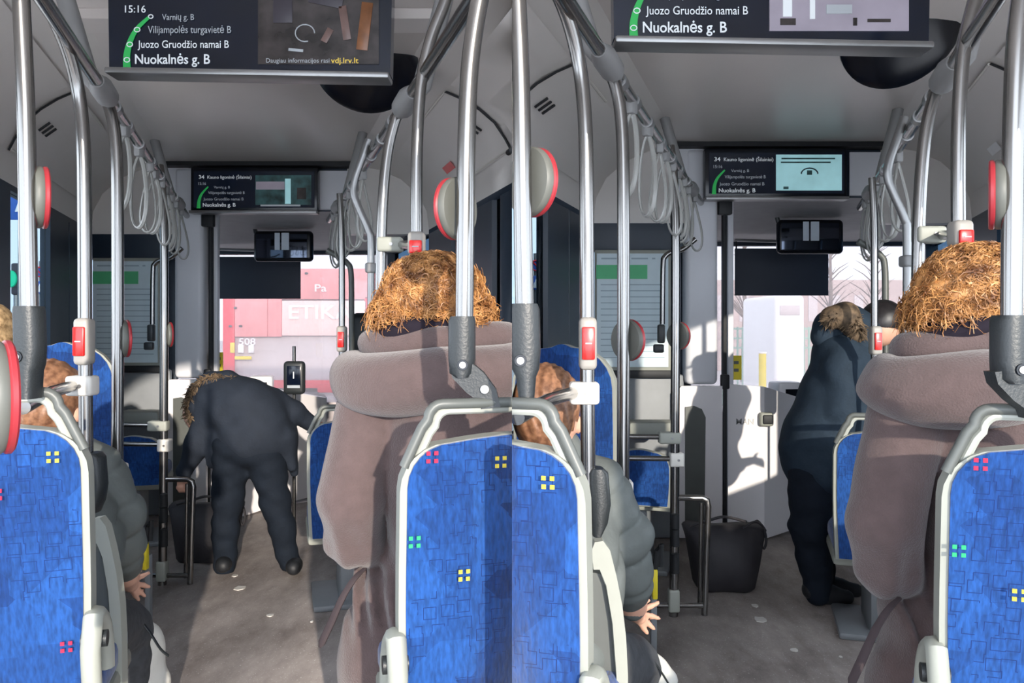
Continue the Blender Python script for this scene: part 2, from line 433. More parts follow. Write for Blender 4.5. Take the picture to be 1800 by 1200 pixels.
# =================================================================== the setting
PROFILE = [(.65, 2.49), (.85, 2.455), (1.0, 2.39), (1.12, 2.285), (1.185, 2.16), (1.20, 2.03)]
D0, D1, DW = -.5, 5.66, 7.3
def strip(prof, d0, d1, th, sgn, name, m, parent=None, dn=12):
    """curved cove panel: prof (a,z) swept along the bus, thickness th outward"""
    mb = MB(); n = len(prof); vs = []
    for j in range(dn+1):
        d = d0+(d1-d0)*j/dn
        for (a, z) in prof: vs.append(bus(sgn*a, d, z))
        for (a, z) in prof: vs.append(bus(sgn*(a+th*.7), d, z+th*.7))
    fs = []
    for j in range(dn):
        for i in range(n-1):
            p = j*2*n+i; q = p+2*n
            fs.append((p, p+1, q+1, q)); fs.append((p+n, q+n, q+n+1, p+n+1))
        p = j*2*n; q = p+2*n
        fs.append((p, q, q+n, p+n)); fs.append((p+n-1, p+2*n-1, q+2*n-1, q+n-1))
    fs.append(tuple(range(n))+tuple(range(2*n-1, n-1, -1)))
    b = dn*2*n; fs.append(tuple(range(b, b+n))[::-1]+tuple(range(b+n, b+2*n)))
    mb.add(vs, fs); return mb.build(name, m, parent, 30)
def slab(a0, a1, d0, d1, z0, z1, name, m, parent=None):
    mb = MB()
    p = [bus(a0, d0, z0), bus(a1, d0, z0), bus(a1, d0, z1), bus(a0, d0, z1)]
    q = [bus(a0, d1, z0), bus(a1, d1, z0), bus(a1, d1, z1), bus(a0, d1, z1)]
    mb.hexa(p+q); return mb.build(name, m, parent)
def fine(prof, n=4):
    out = []
    for i in range(len(prof)-1):
        for k in range(n):
            t = k/n; out.append((prof[i][0]*(1-t)+prof[i+1][0]*t, prof[i][1]*(1-t)+prof[i+1][1]*t))
    return out+[prof[-1]]
def prof_at(a):
    for (p, q) in zip(PROFILE, PROFILE[1:]):
        if p[0] <= a <= q[0]:
            t = (a-p[0])/(q[0]-p[0]); return p[1]*(1-t)+q[1]*t
    return PROFILE[-1][1]

def setting():
    sd = side()
    struct(slab(-1.25, 1.25, D0, DW, -.06, 0, 'floor', 'floor'))
    c = struct(slab(-.67, .67, D0, D1, 2.49, 2.53, 'ceiling', 'ceiling_grey'))
    slab(-.66, .66, 2.86, 3.0, 2.452, 2.489, 'ceiling_ridge', 'ceiling_grey', c)
    slab(-.66, .66, 5.52, 5.64, 2.46, 2.489, 'dark_edge', 'seal_black', c)
    # coves with flap panels
    for sgn, nm in ((-1, 'trim_1'), (1, 'trim_2')):
        t = struct(strip(fine(PROFILE, 2), D0, D1, .03, sgn, nm, 'cove_grey'))
        for (d0, d1) in ((1.5, 3.62), (3.72, 5.5)):
            pr = [(a-.006, prof_at(a)-.006) for a in (.87, .95, 1.03, 1.1, 1.15, 1.178)]
            hp = strip(pr, d0, d1, .005, sgn, 'flap_panel', 'cove_grey', t, 6)
            pr2 = [(a-.009, prof_at(a)-.009) for a in (.87, .95, 1.03, 1.1, 1.15, 1.178)]
            strip(pr2, d0-.011, d0, .008, sgn, 'rubber_seal', 'seal_black', hp, 1)
            for a in (.868, 1.172):
                z = prof_at(a); mb = MB(); mb.tube([bus(sgn*(a-.008), d0, z-.008), bus(sgn*(a-.008), d0+.62, z-.008)], .006, 6); mb.build('hinge_strip', 'clamp_white', hp)
            a = .87 if sgn < 0 else 1.178
            mb = MB(); mb.tube([bus(sgn*(a-.012), d0-.03, prof_at(a)-.012), bus(sgn*(a-.012), d0+.02, prof_at(a)-.012)], .014, 8); mb.build('seal_end', 'seal_black', hp)
        # small vent slits, and a small reflection painted as a flat patch
        for k in range(3):
            d = 3.9+.06*k; a = 1.06
            a0, a1 = 1.04, 1.09
            mb = MB(); mb.tube([bus(sgn*(a0-.012), d, prof_at(a0)-.012), bus(sgn*(a1-.012), d-.02, prof_at(a1)-.012)], .006, 6); mb.build('vent_slit', 'seal_black', t)
        if sgn > 0:
            mb = MB(); a0, a1 = 1.10, 1.13
            mb.add([bus(a0-.014, 4.55, prof_at(a0)-.014), bus(a0-.014, 4.75, prof_at(a0)-.014), bus(a1-.014, 4.75, prof_at(a1)-.014), bus(a1-.014, 4.55, prof_at(a1)-.014)], [(0, 1, 2, 3)])
            mb.build('painted_reflection', 'button_red' if PAN == 'L' else 'white_paint', t)
    # side walls: sill panel, head rail, pillars, panes
    for sgn, nm in ((-1, 'wall_left'), (1, 'wall_right')):
        a0, a1 = sgn*1.2, sgn*1.26
        w = struct(slab(min(a0, a1), max(a0, a1), D0, DW, 0, .86, nm, 'wall_grey'))
        slab(min(a0, a1), max(a0, a1), D0, DW, 2.0, 2.16, 'head_rail', 'pillar_dark', w)
        if sgn < 0: pil = [(-.5, -.3), (1.55, 1.8), (3.45, 3.83), (4.56, 5.0), (5.02, 5.66)]
        else: pil = [(-.5, -.3), (1.55, 1.8), (3.5, 3.98), (4.12, 4.9), (5.0, 5.66)]
        for (p, q) in pil: slab(min(a0, a1), max(a0, a1), p, q, .86, 2.0, 'pillar', 'pillar_dark', w)
        for (p, q) in zip(pil, pil[1:]):
            if q[0]-p[1] < .06: continue
            am = sgn*1.23
            g = struct(slab(am-.004, am+.004, p[1], q[0], .86, 2.0, 'window_1' if sgn < 0 else 'window_2', 'clear_glass' if q[0] < 3.6 else ('side_glass' if sgn < 0 else 'tinted_glass')))  # near panes, out of view, are left clear to let in extra light
        am = sgn*1.23
        struct(slab(am-.004, am+.004, 5.66, DW-.05, .86, 2.0, 'window_3', 'side_glass' if sgn < 0 else 'tinted_glass'))
    # front bulkhead over the cab
    b = struct(slab(-1.24, -.62, D1, D1+.1, 2.0, 2.55, 'wall_front', 'cove_grey'))
    struct(slab(.62, 1.24, D1, D1+.1, 2.0, 2.55, 'wall_front', 'cove_grey'))
    hd = struct(slab(-.62, .62, D1, D1+.1, 2.16, 2.56, 'wall_front', 'pillar_dark'))
    slab(-.70, -.50, D1-.05, D1, 2.17, 2.47, 'side_box', 'column_grey', hd)
    slab(.42, .62, D1-.05, D1, 2.17, 2.44, 'side_box', 'column_grey', hd)
    # cab ceiling, sloping to the windscreen
    mb = MB(); d0, d1 = D1+.02, DW
    mb.hexa([bus(-1.25, d0, 2.16), bus(1.25, d0, 2.16), bus(1.25, d0, 2.2), bus(-1.25, d0, 2.2), bus(-1.25, d1, 2.03), bus(1.25, d1, 2.03), bus(1.25, d1, 2.12), bus(-1.25, d1, 2.12)])
    struct(mb.build('ceiling', 'cab_beige'))
    # windscreen with frame
    w = struct(slab(-1.22, 1.22, DW, DW+.012, .62, 2.06, 'window_4', 'windscreen'))
    slab(-1.25, 1.25, DW-.03, DW+.05, 2.0, 2.12, 'top_frame', 'pillar_dark', w)
    slab(-1.25, 1.25, DW-.03, DW+.05, 0, .64, 'lower_panel', 'wall_grey', w)
    slab(-1.26, -1.16, DW-.06, DW+.06, 0, 2.1, 'corner_post', 'pillar_dark', w)
    slab(1.16, 1.26, DW-.06, DW+.06, 0, 2.1, 'corner_post', 'pillar_dark', w)

# =================================================================== seats
def rounded(w, h, r, crown=.012, n=6):
    """seat-back outline in x-z, bottom at 0"""
    P = [(-w+.012, 0), (w-.012, 0)]
    for k in range(5): P.append((w-.012+.012*math.sin(math.pi*.5*(k+1)/5), h*.12*(k+1)))
    for k in range(n+1):
        a = math.pi/2*k/n; P.append((w-r+r*math.cos(a), h-r+r*math.sin(a)))
    for k in range(1, 6):
        t = k/6; x = (w-r)*(1-2*t); P.append((x, h+crown*math.sin(math.pi*t)))
    for k in range(n+1):
        a = math.pi/2+math.pi/2*k/n; P.append((-w+r+r*math.cos(a), h-r+r*math.sin(a)))
    for k in range(5)[::-1]: P.append((-w+.012-.012*math.sin(math.pi*.5*(k+1)/5), h*.12*(k+1)))
    return P
def make_seat(label, uc, vtop, d, w=.223, zc=.62, platform=0., aisle=1, motifs=(), group=None, handle=True, yawf=.9, rc=.085, arm=True, htall=.075, name='bus_seat', zarm=None):
    """uc = centre column, vtop = row of the fabric's top edge; zc = cushion height"""
    top = pt(uc, vtop, d); base = Vector((top.x, top.y+.25, 0))
    t = thing(name, label, 'seat', (base.x, base.y, platform), group)
    R = Matrix.Rotation(AXY()*yawf, 3, 'Z')
    Wt = lambda x, y, z: Vector((top.x, top.y, 0))+R @ Vector((x, y, 0))+Vector((0, 0, z))
    h = top.z-zc+.06; z0 = zc-.06
    def tilt(z): return -(z-z0)*.10+h*.10*.8       # back leans rearwards toward the top
    o = rounded(w-.014, h, rc)
    mb = MB(); mb.poly([Wt(x, tilt(z0+z)-.012*math.cos(x/w*1.3), z0+z) for x, z in o], R @ Vector((0, .03, 0)))
    bk = mb.build('back_panel', 'moquette', t, 50)
    o2 = rounded(w, h+.006, rc+.008)
    mb = MB(); mb.poly([Wt(x, tilt(z0+z)+.002, z0+z-.006) for x, z in o2], R @ Vector((0, .05, 0)))
    mb.build('back_shell', 'rim_grey', t, 50)
    for (x, z, m) in motifs:
        mb = MB(); q = .0038
        for i in (-1, 1):
            for j in (-1, 1):
                c = Wt(x+i*.0075, tilt(z+j*.0075)-.0135-.012*(math.cos(x/w*1.3)-1)-.012, z+j*.0075)
                mb.box(c, (q*2, .002, q*2), R)
        mb.build('woven_motif', m, bk)
    # front cushions
    mb = MB(); mb.poly([Wt(x*.97, tilt(z0+z)+.052, z0+z) for x, z in rounded(w-.012, h-.01, rc)], R @ Vector((0, .045, 0))); mb.build('backrest', 'moquette', t, 50)
    cz = zc-.02
    mb = MB(); mb.box(Wt(0, .30, cz), (2*w-.02, .42, .09), R, .03, 3); mb.build('cushion', 'moquette', t)
    mb = MB(); mb.box(Wt(0, .30, cz-.06), (2*w-.01, .43, .05), R, .015); mb.build('seat_pan', 'rim_grey', t)
    mb = MB(); mb.box(Wt(-aisle*.05, .28, (cz-.08+platform)/2), (.16, .3, cz-.08-platform), R, .03); mb.box(Wt(0, .28, platform+.015), (2*w-.06, .4, .03), R, .01); mb.build('pedestal', 'wall_grey', t)
    if handle:
        zt = top.z
        def arc(inset, drop, n=5):
            P = []
            xs = w-inset
            for s_ in (-1, 1):
                seg = []
                seg.append((s_*(xs+.0), zt-.045-drop)); seg.append((s_*(xs-.035), zt+.03-drop))
                for k in range(n+1):
                    a = math.pi/2*k/n
                    cx, cz_ = xs-.075, zt+htall-.03-drop
                    seg.append((s_*(cx+.028*math.cos(a)), cz_+.03*math.sin(a)))
                P += seg if s_ < 0 else seg[::-1]
            return P
        mb = MB(); mb.tube([Wt(x, tilt(zt)+.012, z) for x, z in arc(.008, 0)], .0105, 10); mb.build('grab_handle', 'handle_grey', t)
        mb = MB(); mb.tube([Wt(x, tilt(zt)+.02, z) for x, z in arc(.023, .013)], .009, 8); mb.build('handle_lining', 'handle_light', t)
    if arm:
        s_ = aisle; mb = MB(); P = []; za = .735
        for k in range(9):
            a = math.pi*.5*k/8
            P.append(Wt(s_*(w+.004), .02+.12*math.sin(a), za-.17*(1-math.cos(a))*.9))
        P = [Wt(s_*(w+.004), .02, za-.2), Wt(s_*(w+.004), -.005, za-.06)]+P
        mb.tube(P, .020, 10, flat=1.0); mb.build('armrest', 'rim_grey', t)
        mb = MB(); mb.tube([Wt(s_*(w-.02), .03, za-.05), Wt(s_*(w+.03), .03, za-.05)], .018, 10); mb.build('armrest_pivot', 'black_plastic', t)
    return t, Wt, tilt
def seats():
    sd = side()
    zc = .54
    make_seat('blue patterned seat back at the lower left of the '+sd, -60 if PAN == 'L' else -44, 757, 1.6, zc=zc, aisle=1,
              motifs=((.163, 1.083, 'yellow_motif'), (.06, 1.012, 'red_motif'), (.178, .68, 'red_motif')), name='bus_seat')
    make_seat('bright blue seat back right behind the brown coat in the '+sd, 898 if PAN == 'L' else 923, 772, 1.6, zc=zc, aisle=-1,
              motifs=((-.03, 1.083, 'yellow_motif'), (-.098, .86, 'yellow_motif'), (-.165, 1.098, 'red_motif'), (-.196, .933, 'green_motif')))
    make_seat('dark blue high-back seat below the timetable poster in the '+sd, 112, 606, 3.35, w=.20, zc=.6, rc=.15, handle=False, arm=False)
    make_seat('small blue seat beside the pole by the cab in the '+sd, 232, 770, 4.75, w=.17, zc=.45, handle=False, arm=False)
    make_seat('blue seat partly hidden in front of the brown coat in the '+sd, 612, 742, 3.7, w=.185, zc=.42, aisle=-1, arm=False)
    # aisle-side shell behind the seated passenger
    t = thing('seat_side_shell', 'pale curved side shell beside the grey puffer jacket in the '+sd, 'side panel', pt(190, 1300, 2.0))
    mb = MB(); ol = [(157, 925), (162, 912), (175, 910), (186, 925), (196, 965), (205, 1010), (211, 1060), (214, 1120), (215, 1330), (198, 1330), (196, 1120), (190, 1040), (180, 980), (170, 955), (160, 955)]
    mb.poly([pt(u, v, 2.0) for u, v in ol], (0, .03, 0)); mb.build('shell_edge', 'rim_grey', t)
    ol2 = [(150, 958), (172, 962), (182, 990), (190, 1050), (196, 1130), (197, 1330), (150, 1330)]
    mb = MB(); mb.poly([pt(u, v, 2.03) for u, v in ol2], (0, .06, 0)); mb.build('shell_panel', 'handle_grey', t)
    # driver's seat
    c = pt(650, 560, 6.3); t = thing('driver_seat', 'black driver seat with tall headrest in the '+sd, 'seat', (c.x, c.y, 0))
    mb = MB(); mb.box((c.x, c.y, 1.28), (.30, .12, .34), None, .05, 3); mb.build('headrest', 'black_plastic', t)
    mb = MB(); mb.box((c.x, c.y, .85), (.46, .14, .6), None, .06, 3); mb.build('backrest', 'black_plastic', t)
    mb = MB(); mb.box((c.x, c.y+.2, .5), (.38, .3, .12), None, .04, 3); mb.build('cushion', 'black_plastic', t)
    mb = MB(); mb.box((c.x, c.y+.2, .22), (.3, .3, .44), None, .04); mb.build('pedestal', 'black_plastic', t)

# =================================================================== poles and rails
def smooth_path(pts, n=6):
    P = [Vector(p) for p in pts]; out = []
    for i in range(len(P)-1):
        p0 = P[max(i-1, 0)]; p1 = P[i]; p2 = P[i+1]; p3 = P[min(i+2, len(P)-1)]
        for k in range(n):
            t = k/n
            out.append(.5*((2*p1)+(-p0+p2)*t+(2*p0-5*p1+4*p2-p3)*t*t+(-p0+3*p1-3*p2+p3)*t*t*t))
    return out+[P[-1]]
def pole(label, path, r_px, d, name='grab_pole', m='steel'):
    P = smooth_path([pt(*p) if len(p) == 3 else pt(p[0], p[1], d) for p in path], 6)
    lo = min(P, key=lambda p: p.z)
    t = thing(name, label, 'pole', lo)
    mb = MB(); mb.tube(P, r_px*d/F, 16); mb.build('tube', m, t)
    return t
def disc_button(t, u, v, d, rv, yaw, facing=1):
    """round stop-button head on a pole"""
    c = pt(u, v, d)+Vector((0, .012, 0))
    r = rv*d/F
    mb = MB(); mb.disc(c, r, r, .016, yaw, dome=.004); b = mb.build('stop_button', 'disc_grey', t)
    n = Matrix.Rotation(yaw, 3, 'Z') @ Vector((0, 1, 0))
    mb = MB(); mb.disc(c+n*.013, r*1.0, r*1.0, .010, yaw); mb.build('red_rim', 'disc_rim', b)
def box_button(t, u0, v0, u1, v1, ru0, rv0, ru1, rv1, d):
    s = d/F; c = pt((u0+u1)/2, (v0+v1)/2, d)
    mb = MB(); mb.box(c+Vector((0, -.006, 0)), ((u1-u0)*s, .05, (v1-v0)*s), None, .012, 3); b = mb.build('button_case', 'button_case', t)
    c2 = pt((ru0+ru1)/2, (rv0+rv1)/2, d)
    mb = MB(); mb.box(c2+Vector((0, -.033, 0)), ((ru1-ru0)*s, .012, (rv1-rv0)*s), None, .004, 2); mb.build('red_button', 'button_red', b)
    mb = MB(); mb.box(c2+Vector((0, -.040, 0)), ((ru1-ru0)*s*.5, .002, .003), None); mb.build('mark', 'text_dim', b)
def clamp(t, u0, v0, u1, v1, d, m='clamp_white', depth=.055, screw=True):
    s = d/F; c = pt((u0+u1)/2, (v0+v1)/2, d)
    mb = MB(); mb.box(c, ((u1-u0)*s, depth, (v1-v0)*s), None, .009, 3); k = mb.build('clamp', m, t)
    if screw:
        mb = MB(); mb.disc(c+Vector(((u1-u0)*s*.08, -depth/2-.001, 0)), .006, .006, .004, seg=12); mb.build('screw', 'steel_dull', k)
def sleeve(t, prof, d, depth=.05, screw=None):
    """dark moulded socket: prof rows (v, u_left, u_right)"""
    mb = MB(); s = d/F; n = 16; vs = []; fs = []
    for (v, a, b) in prof:
        c = pt((a+b)/2, v, d); rx = (b-a)/2*s
        for k in range(n):
            th = 2*math.pi*k/n; ex = math.copysign(abs(math.cos(th))**.7, math.cos(th)); ey = math.copysign(abs(math.sin(th))**.7, math.sin(th))
            vs.append(c+Vector((rx*ex, depth/2*ey, 0)))
    for i in range(len(prof)-1):
        for k in range(n): fs.append((i*n+k, i*n+(k+1) % n, (i+1)*n+(k+1) % n, (i+1)*n+k))
    fs.append(tuple(range(n))); fs.append(tuple((len(prof)-1)*n+k for k in range(n)))
    mb.add(vs, fs); o = mb.build('socket', 'black_plastic', t)
    if screw:
        c = pt(screw[0], screw[1], d)+Vector((0, -depth/2, 0))
        mb = MB(); mb.disc(c, .011, .011, .006, seg=16); w = mb.build('screw_cap', 'black_gloss', o)
        mb = MB(); mb.disc(c+Vector((0, -.003, 0)), .007, .007, .004, seg=12); mb.build('screw_head', 'steel_dull', o)
    return o

def poles():
    sd = side()
    # left row
    t = pole('nearest left pole with a big grey stop disc in the '+sd, [(52, 560), (49, 400), (46, 200), (40, 60), (34, -60), (30, -130)], 14.5, 1.6)
    disc_button(t, 60, 345, 1.63, 55, math.radians(-54))
    sleeve(t, [(538, 30, 72), (546, 28, 75), (610, 30, 77), (640, 32, 75), (652, 38, 70), (700, 44, 66)], 1.6, .055, (45, 626))
    t = pole('left pole carrying a rectangular red stop button in the '+sd, [(152, 830, 2.2), (150, 640, 2.2), (149, 400, 2.2), (147, 260, 2.2), (138, 165, 2.2), (118, 85, 2.15), (84, 10, 2.08), (55, -45, 2.0)], 11.5, 2.2)
    box_button(t, 137, 559, 164, 641, 140, 574, 160, 625, 2.2)
    clamp(t, 122, 660, 168, 695, 2.2)
    mb = MB(); mb.tube([pt(130, 677, 2.2), pt(88, 690, 1.95), pt(40, 716, 1.72)], 10*2.2/F, 12); mb.build('side_arm', 'steel', t)
    sleeve(t, [(795, 155, 175), (802, 150, 183), (850, 152, 187), (880, 155, 182), (900, 158, 172)], 2.2, .06)
    t = pole('left pole curving up into the grey rail bracket in the '+sd, [(206, 835), (207, 640), (207, 420), (206, 300), (202, 235), (194, 195), (182, 163)], 10, 2.65)
    disc_button(t, 213, 595, 2.67, 33, math.radians(-54)); clamp(t, 190, 814, 221, 842, 2.65)
    mb = MB(); mb.tube([pt(205, 842, 2.65), pt(205, 856, 2.65)], 6*2.65/F, 10); mb.build('lower_stub', 'wall_grey', t)
    t = pole('far left pole standing on the floor near the bag in the '+sd, [(285, 1043), (287, 900), (288, 700), (289, 500), (288, 400), (285, 330), (280, 290)], 7.2, 4.15)
    disc_button(t, 293, 588, 4.17, 22, math.radians(-54))
    clamp(t, 262, 739, 296, 757, 4.15, 'rim_grey'); clamp(t, 279, 771, 301, 793, 4.15, 'clamp_white')
    for v in (746, 780):
        mb = MB(); mb.tube([pt(212, v, 4.15), pt(285, v+1, 4.15)], 4.2*4.15/F, 10); mb.build('cross_tube', 'steel', t)
    clamp(t, 277, 985, 294, 1020, 4.15, 'rim_grey', screw=False)
    for (v0, v1) in ((868, 890), (892, 918), (930, 960)):
        mb = MB(); mb.tube([pt(288, v0, 4.12), pt(288, v1, 4.12)], 6.5*4.15/F, 10); mb.build('black_wrap', 'rubber', t)
    # low guard frame by the far pole
    t = thing('guard_frame', 'low bent steel guard frame on the floor by the far pole in the '+sd, 'guard rail', pt(335, 1023, 4.15))
    P = [pt(290, 842, 4.15), pt(330, 842, 4.15), pt(338, 846, 4.15), pt(340, 856, 4.15), pt(334, 1026, 4.15)]
    mb = MB(); mb.tube(P, 5*4.15/F, 10); mb.build('bent_tube', 'steel', t)
    mb = MB(); mb.tube([pt(329, 850, 4.25), pt(326, 1015, 4.25)], 3.2*4.15/F, 10); mb.build('rear_upright', 'steel', t)
    mb = MB(); mb.tube([pt(258, 1011, 4.15), pt(334, 1011, 4.15)], 4*4.15/F, 10); mb.build('bottom_tube', 'steel', t)
    t = thing('yellow_edge_strip', 'narrow yellow marker strip above the passenger hand in the '+sd, 'marker strip', pt(255, 1000, 3.6))
    mb = MB(); mb.box(pt(256, 977, 3.6), (.02, .03, .12), None, .004); mb.build('strip_body', 'yellow', t)
    mb = MB(); mb.tube([pt(256, 955, 3.6), pt(260, 925, 3.6), pt(266, 915, 3.6), pt(264, 950, 3.6)], .012, 8); mb.build('black_catch', 'rubber', t)
    q = pt(256, 977, 3.6); mb = MB(); mb.box((q.x, q.y+.03, q.z/2), (.025, .03, q.z), None, .004); mb.build('support', 'wall_grey', t)
    # right row
    t = pole('nearest right pole in front of the curly hair in the '+sd, [(816, 575), (818, 400), (820, 250), (825, 130), (836, 40), (852, -40), (865, -90)], 16, 1.6)
    disc_button(t, 804, 365, 1.63, 55, math.radians(60))
    o = sleeve(t, [(556, 792, 834), (564, 788, 836), (630, 788, 836), (655, 790, 832), (662, 800, 826)], 1.6, .06, (815, 640))
    mb = MB(); mb.poly([pt(u, v, 1.58) for u, v in ((790, 645), (832, 640), (850, 655), (872, 685), (880, 715), (846, 719), (842, 706), (820, 690), (795, 664))], (0, .035, 0)); mb.build('bracket_arm', 'black_plastic', t)
    c = pt(852, 684, 1.575); mb = MB(); mb.disc(c, .009, .009, .006, seg=16); mb.build('screw_head', 'steel_dull', t)
    t = pole('right pole with a red button just above the hair in the '+sd, [(733, 470), (732, 330), (734, 230), (741, 140), (757, 70), (780, 10), (800, -50)], 10.5, 2.2)
    box_button(t, 718, 408, 748, 450, 722, 424, 744, 447, 2.2)
    t = pole('right pole bending up to the rail bracket in the '+sd, [(668, 560), (670, 430), (674, 340), (682, 265), (694, 215), (708, 175)], 9.5, 2.6)
    clamp(t, 664, 417, 708, 443, 2.6, 'rim_grey')
    mb = MB(); mb.tube([pt(705, 430, 2.6), pt(735, 431, 2.25)], .014, 10); mb.build('side_arm', 'steel', t)
    t = pole('right tube with a kinked middle behind the straps in the '+sd, [(648, 245), (636, 280), (624, 315), (622, 340), (632, 368), (648, 405), (652, 430), (652, 560), (652, 700)], 6.5, 3.2, m='steel_dull')
    clamp(t, 643, 462, 662, 480, 3.2, 'bracket_grey', screw=False)
    t = pole('thin far right pole with a small red button in the '+sd, [(601, 860), (601, 640), (601, 480), (600, 400), (597, 340)], 5.5, 4.0)
    box_button(t, 593, 573, 610, 618, 596, 583, 607, 610, 4.0)
    t = pole('far right dark bent tube beside the windscreen in the '+sd, [(575, 440), (596, 452), (610, 462), (617, 480), (618, 560), (618, 660)], 5, 4.6, m='handle_grey')
    t = pole('upright grab bar bent over beside the timetable poster in the '+sd, [(320, 436), (300, 452), (284, 456), (272, 464), (269, 480), (268, 570)], 4.2, 5.2)
    mb = MB(); mb.box(pt(266, 585, 5.2), (.04, .05, .11), None, .01); mb.box(pt(262, 608, 5.2), (.06, .04, .05), None, .01); mb.build('lower_socket', 'black_plastic', t)
    if PAN == 'L':
        t = pole('closest pole at the left edge holding a red-rimmed disc in the left picture', [(-52, 1250), (-50, 700), (-48, 200), (-50, -80)], 24, .95)
        disc_button(t, -22, 700, .93, 102, math.radians(-50))

def rails():
    sd = side()
    for sgn, a, z, d0, d1, word in ((-1, -.5, 2.1, 1.2, 5.45, 'left'), (1, .458, 2.05, 1.2, 5.3, 'right')):
        t = thing('ceiling_rail', 'long steel ceiling grab rail on the %s side of the %s' % (word, sd), 'handrail', bus(a, d0, z))
        mb = MB(); mb.tube([bus(a, d0+(d1-d0)*k/10, z) for k in range(11)], .019, 12); mb.build('tube', 'steel', t)
        for d in ((2.55, 4.9) if sgn < 0 else (2.5, 4.7)):
            c = bus(a, d, z); ax = (bus(a, d+.1, z)-bus(a, d-.1, z)).normalized()
            up = bus(a+sgn*.14, d, prof_at(.65)-.0)
            mb = MB(); mb.tube([c-ax*.12, c-ax*.05, c+ax*.06, c+ax*.12], [.022, .036, .036, .022], 14); mb.tube([c, c+Vector((sgn*.05, 0, .05)), bus(a+sgn*.15, d, 2.49)], [.032, .03, .028], 12)
            mb.build('bracket', 'bracket_grey', t)
        ds = [2.75, 3.0, 3.3, 3.65, 4.0, 4.3, 4.65]
        for d in ds:
            c = bus(a, d, z); ax = (bus(a, d+.1, z)-bus(a, d-.1, z)).normalized()
            mb = MB(); mb.tube([c-ax*.025, c+ax*.025], .0235, 12); mb.build('stop_ring', 'steel_dull', t)
        # hanging strap loops
        sd_ = ([2.95, 3.3, 3.62, 3.8, 4.05, 4.25, 4.5, 4.75, 5.05] if sgn < 0 else [3.55, 3.85, 4.1, 4.35, 4.55, 4.75, 4.95])
        rnd = random.Random(5+sgn)
        order = ['first', 'second', 'third', 'fourth', 'fifth', 'sixth', 'seventh', 'eighth', 'ninth']
        for i, d in enumerate(sd_):
            c = bus(a, d, z)
            q = thing('strap_handle', '%s nearest hanging strap loop on the %s rail in the %s' % (order[i], word, sd), 'strap', c-Vector((0, 0, .33)), 'hanging straps on the %s rail in the %s' % (word, sd))
            Rz = Matrix.Rotation(rnd.uniform(-.5, .5)+(AXY()), 3, 'Z'); sw = rnd.uniform(-.02, .02)
            mb = MB(); mb.box(c-Vector((0, 0, .018)), (.03, .045, .07), Rz, .01, 2); mb.build('hanger', 'bracket_grey', q)
            ln = rnd.uniform(.25, .30); wd = rnd.uniform(.036, .05)
            P = []
            for k in range(28):
                th = 2*math.pi*k/28
                zz = -.05-ln*.5*(1-math.cos(th)); tt = (1-math.cos(th))/2
                P.append(c+Rz @ Vector((wd*math.sin(th)*(.35+.75*tt)+sw*tt, .008*math.sin(th*2), 0))+Vector((0, 0, zz)))
            mb = MB(); mb.tube(P, .005, 6, closed=True, flat=1.8); mb.build('loop', 'strap_clear', q)

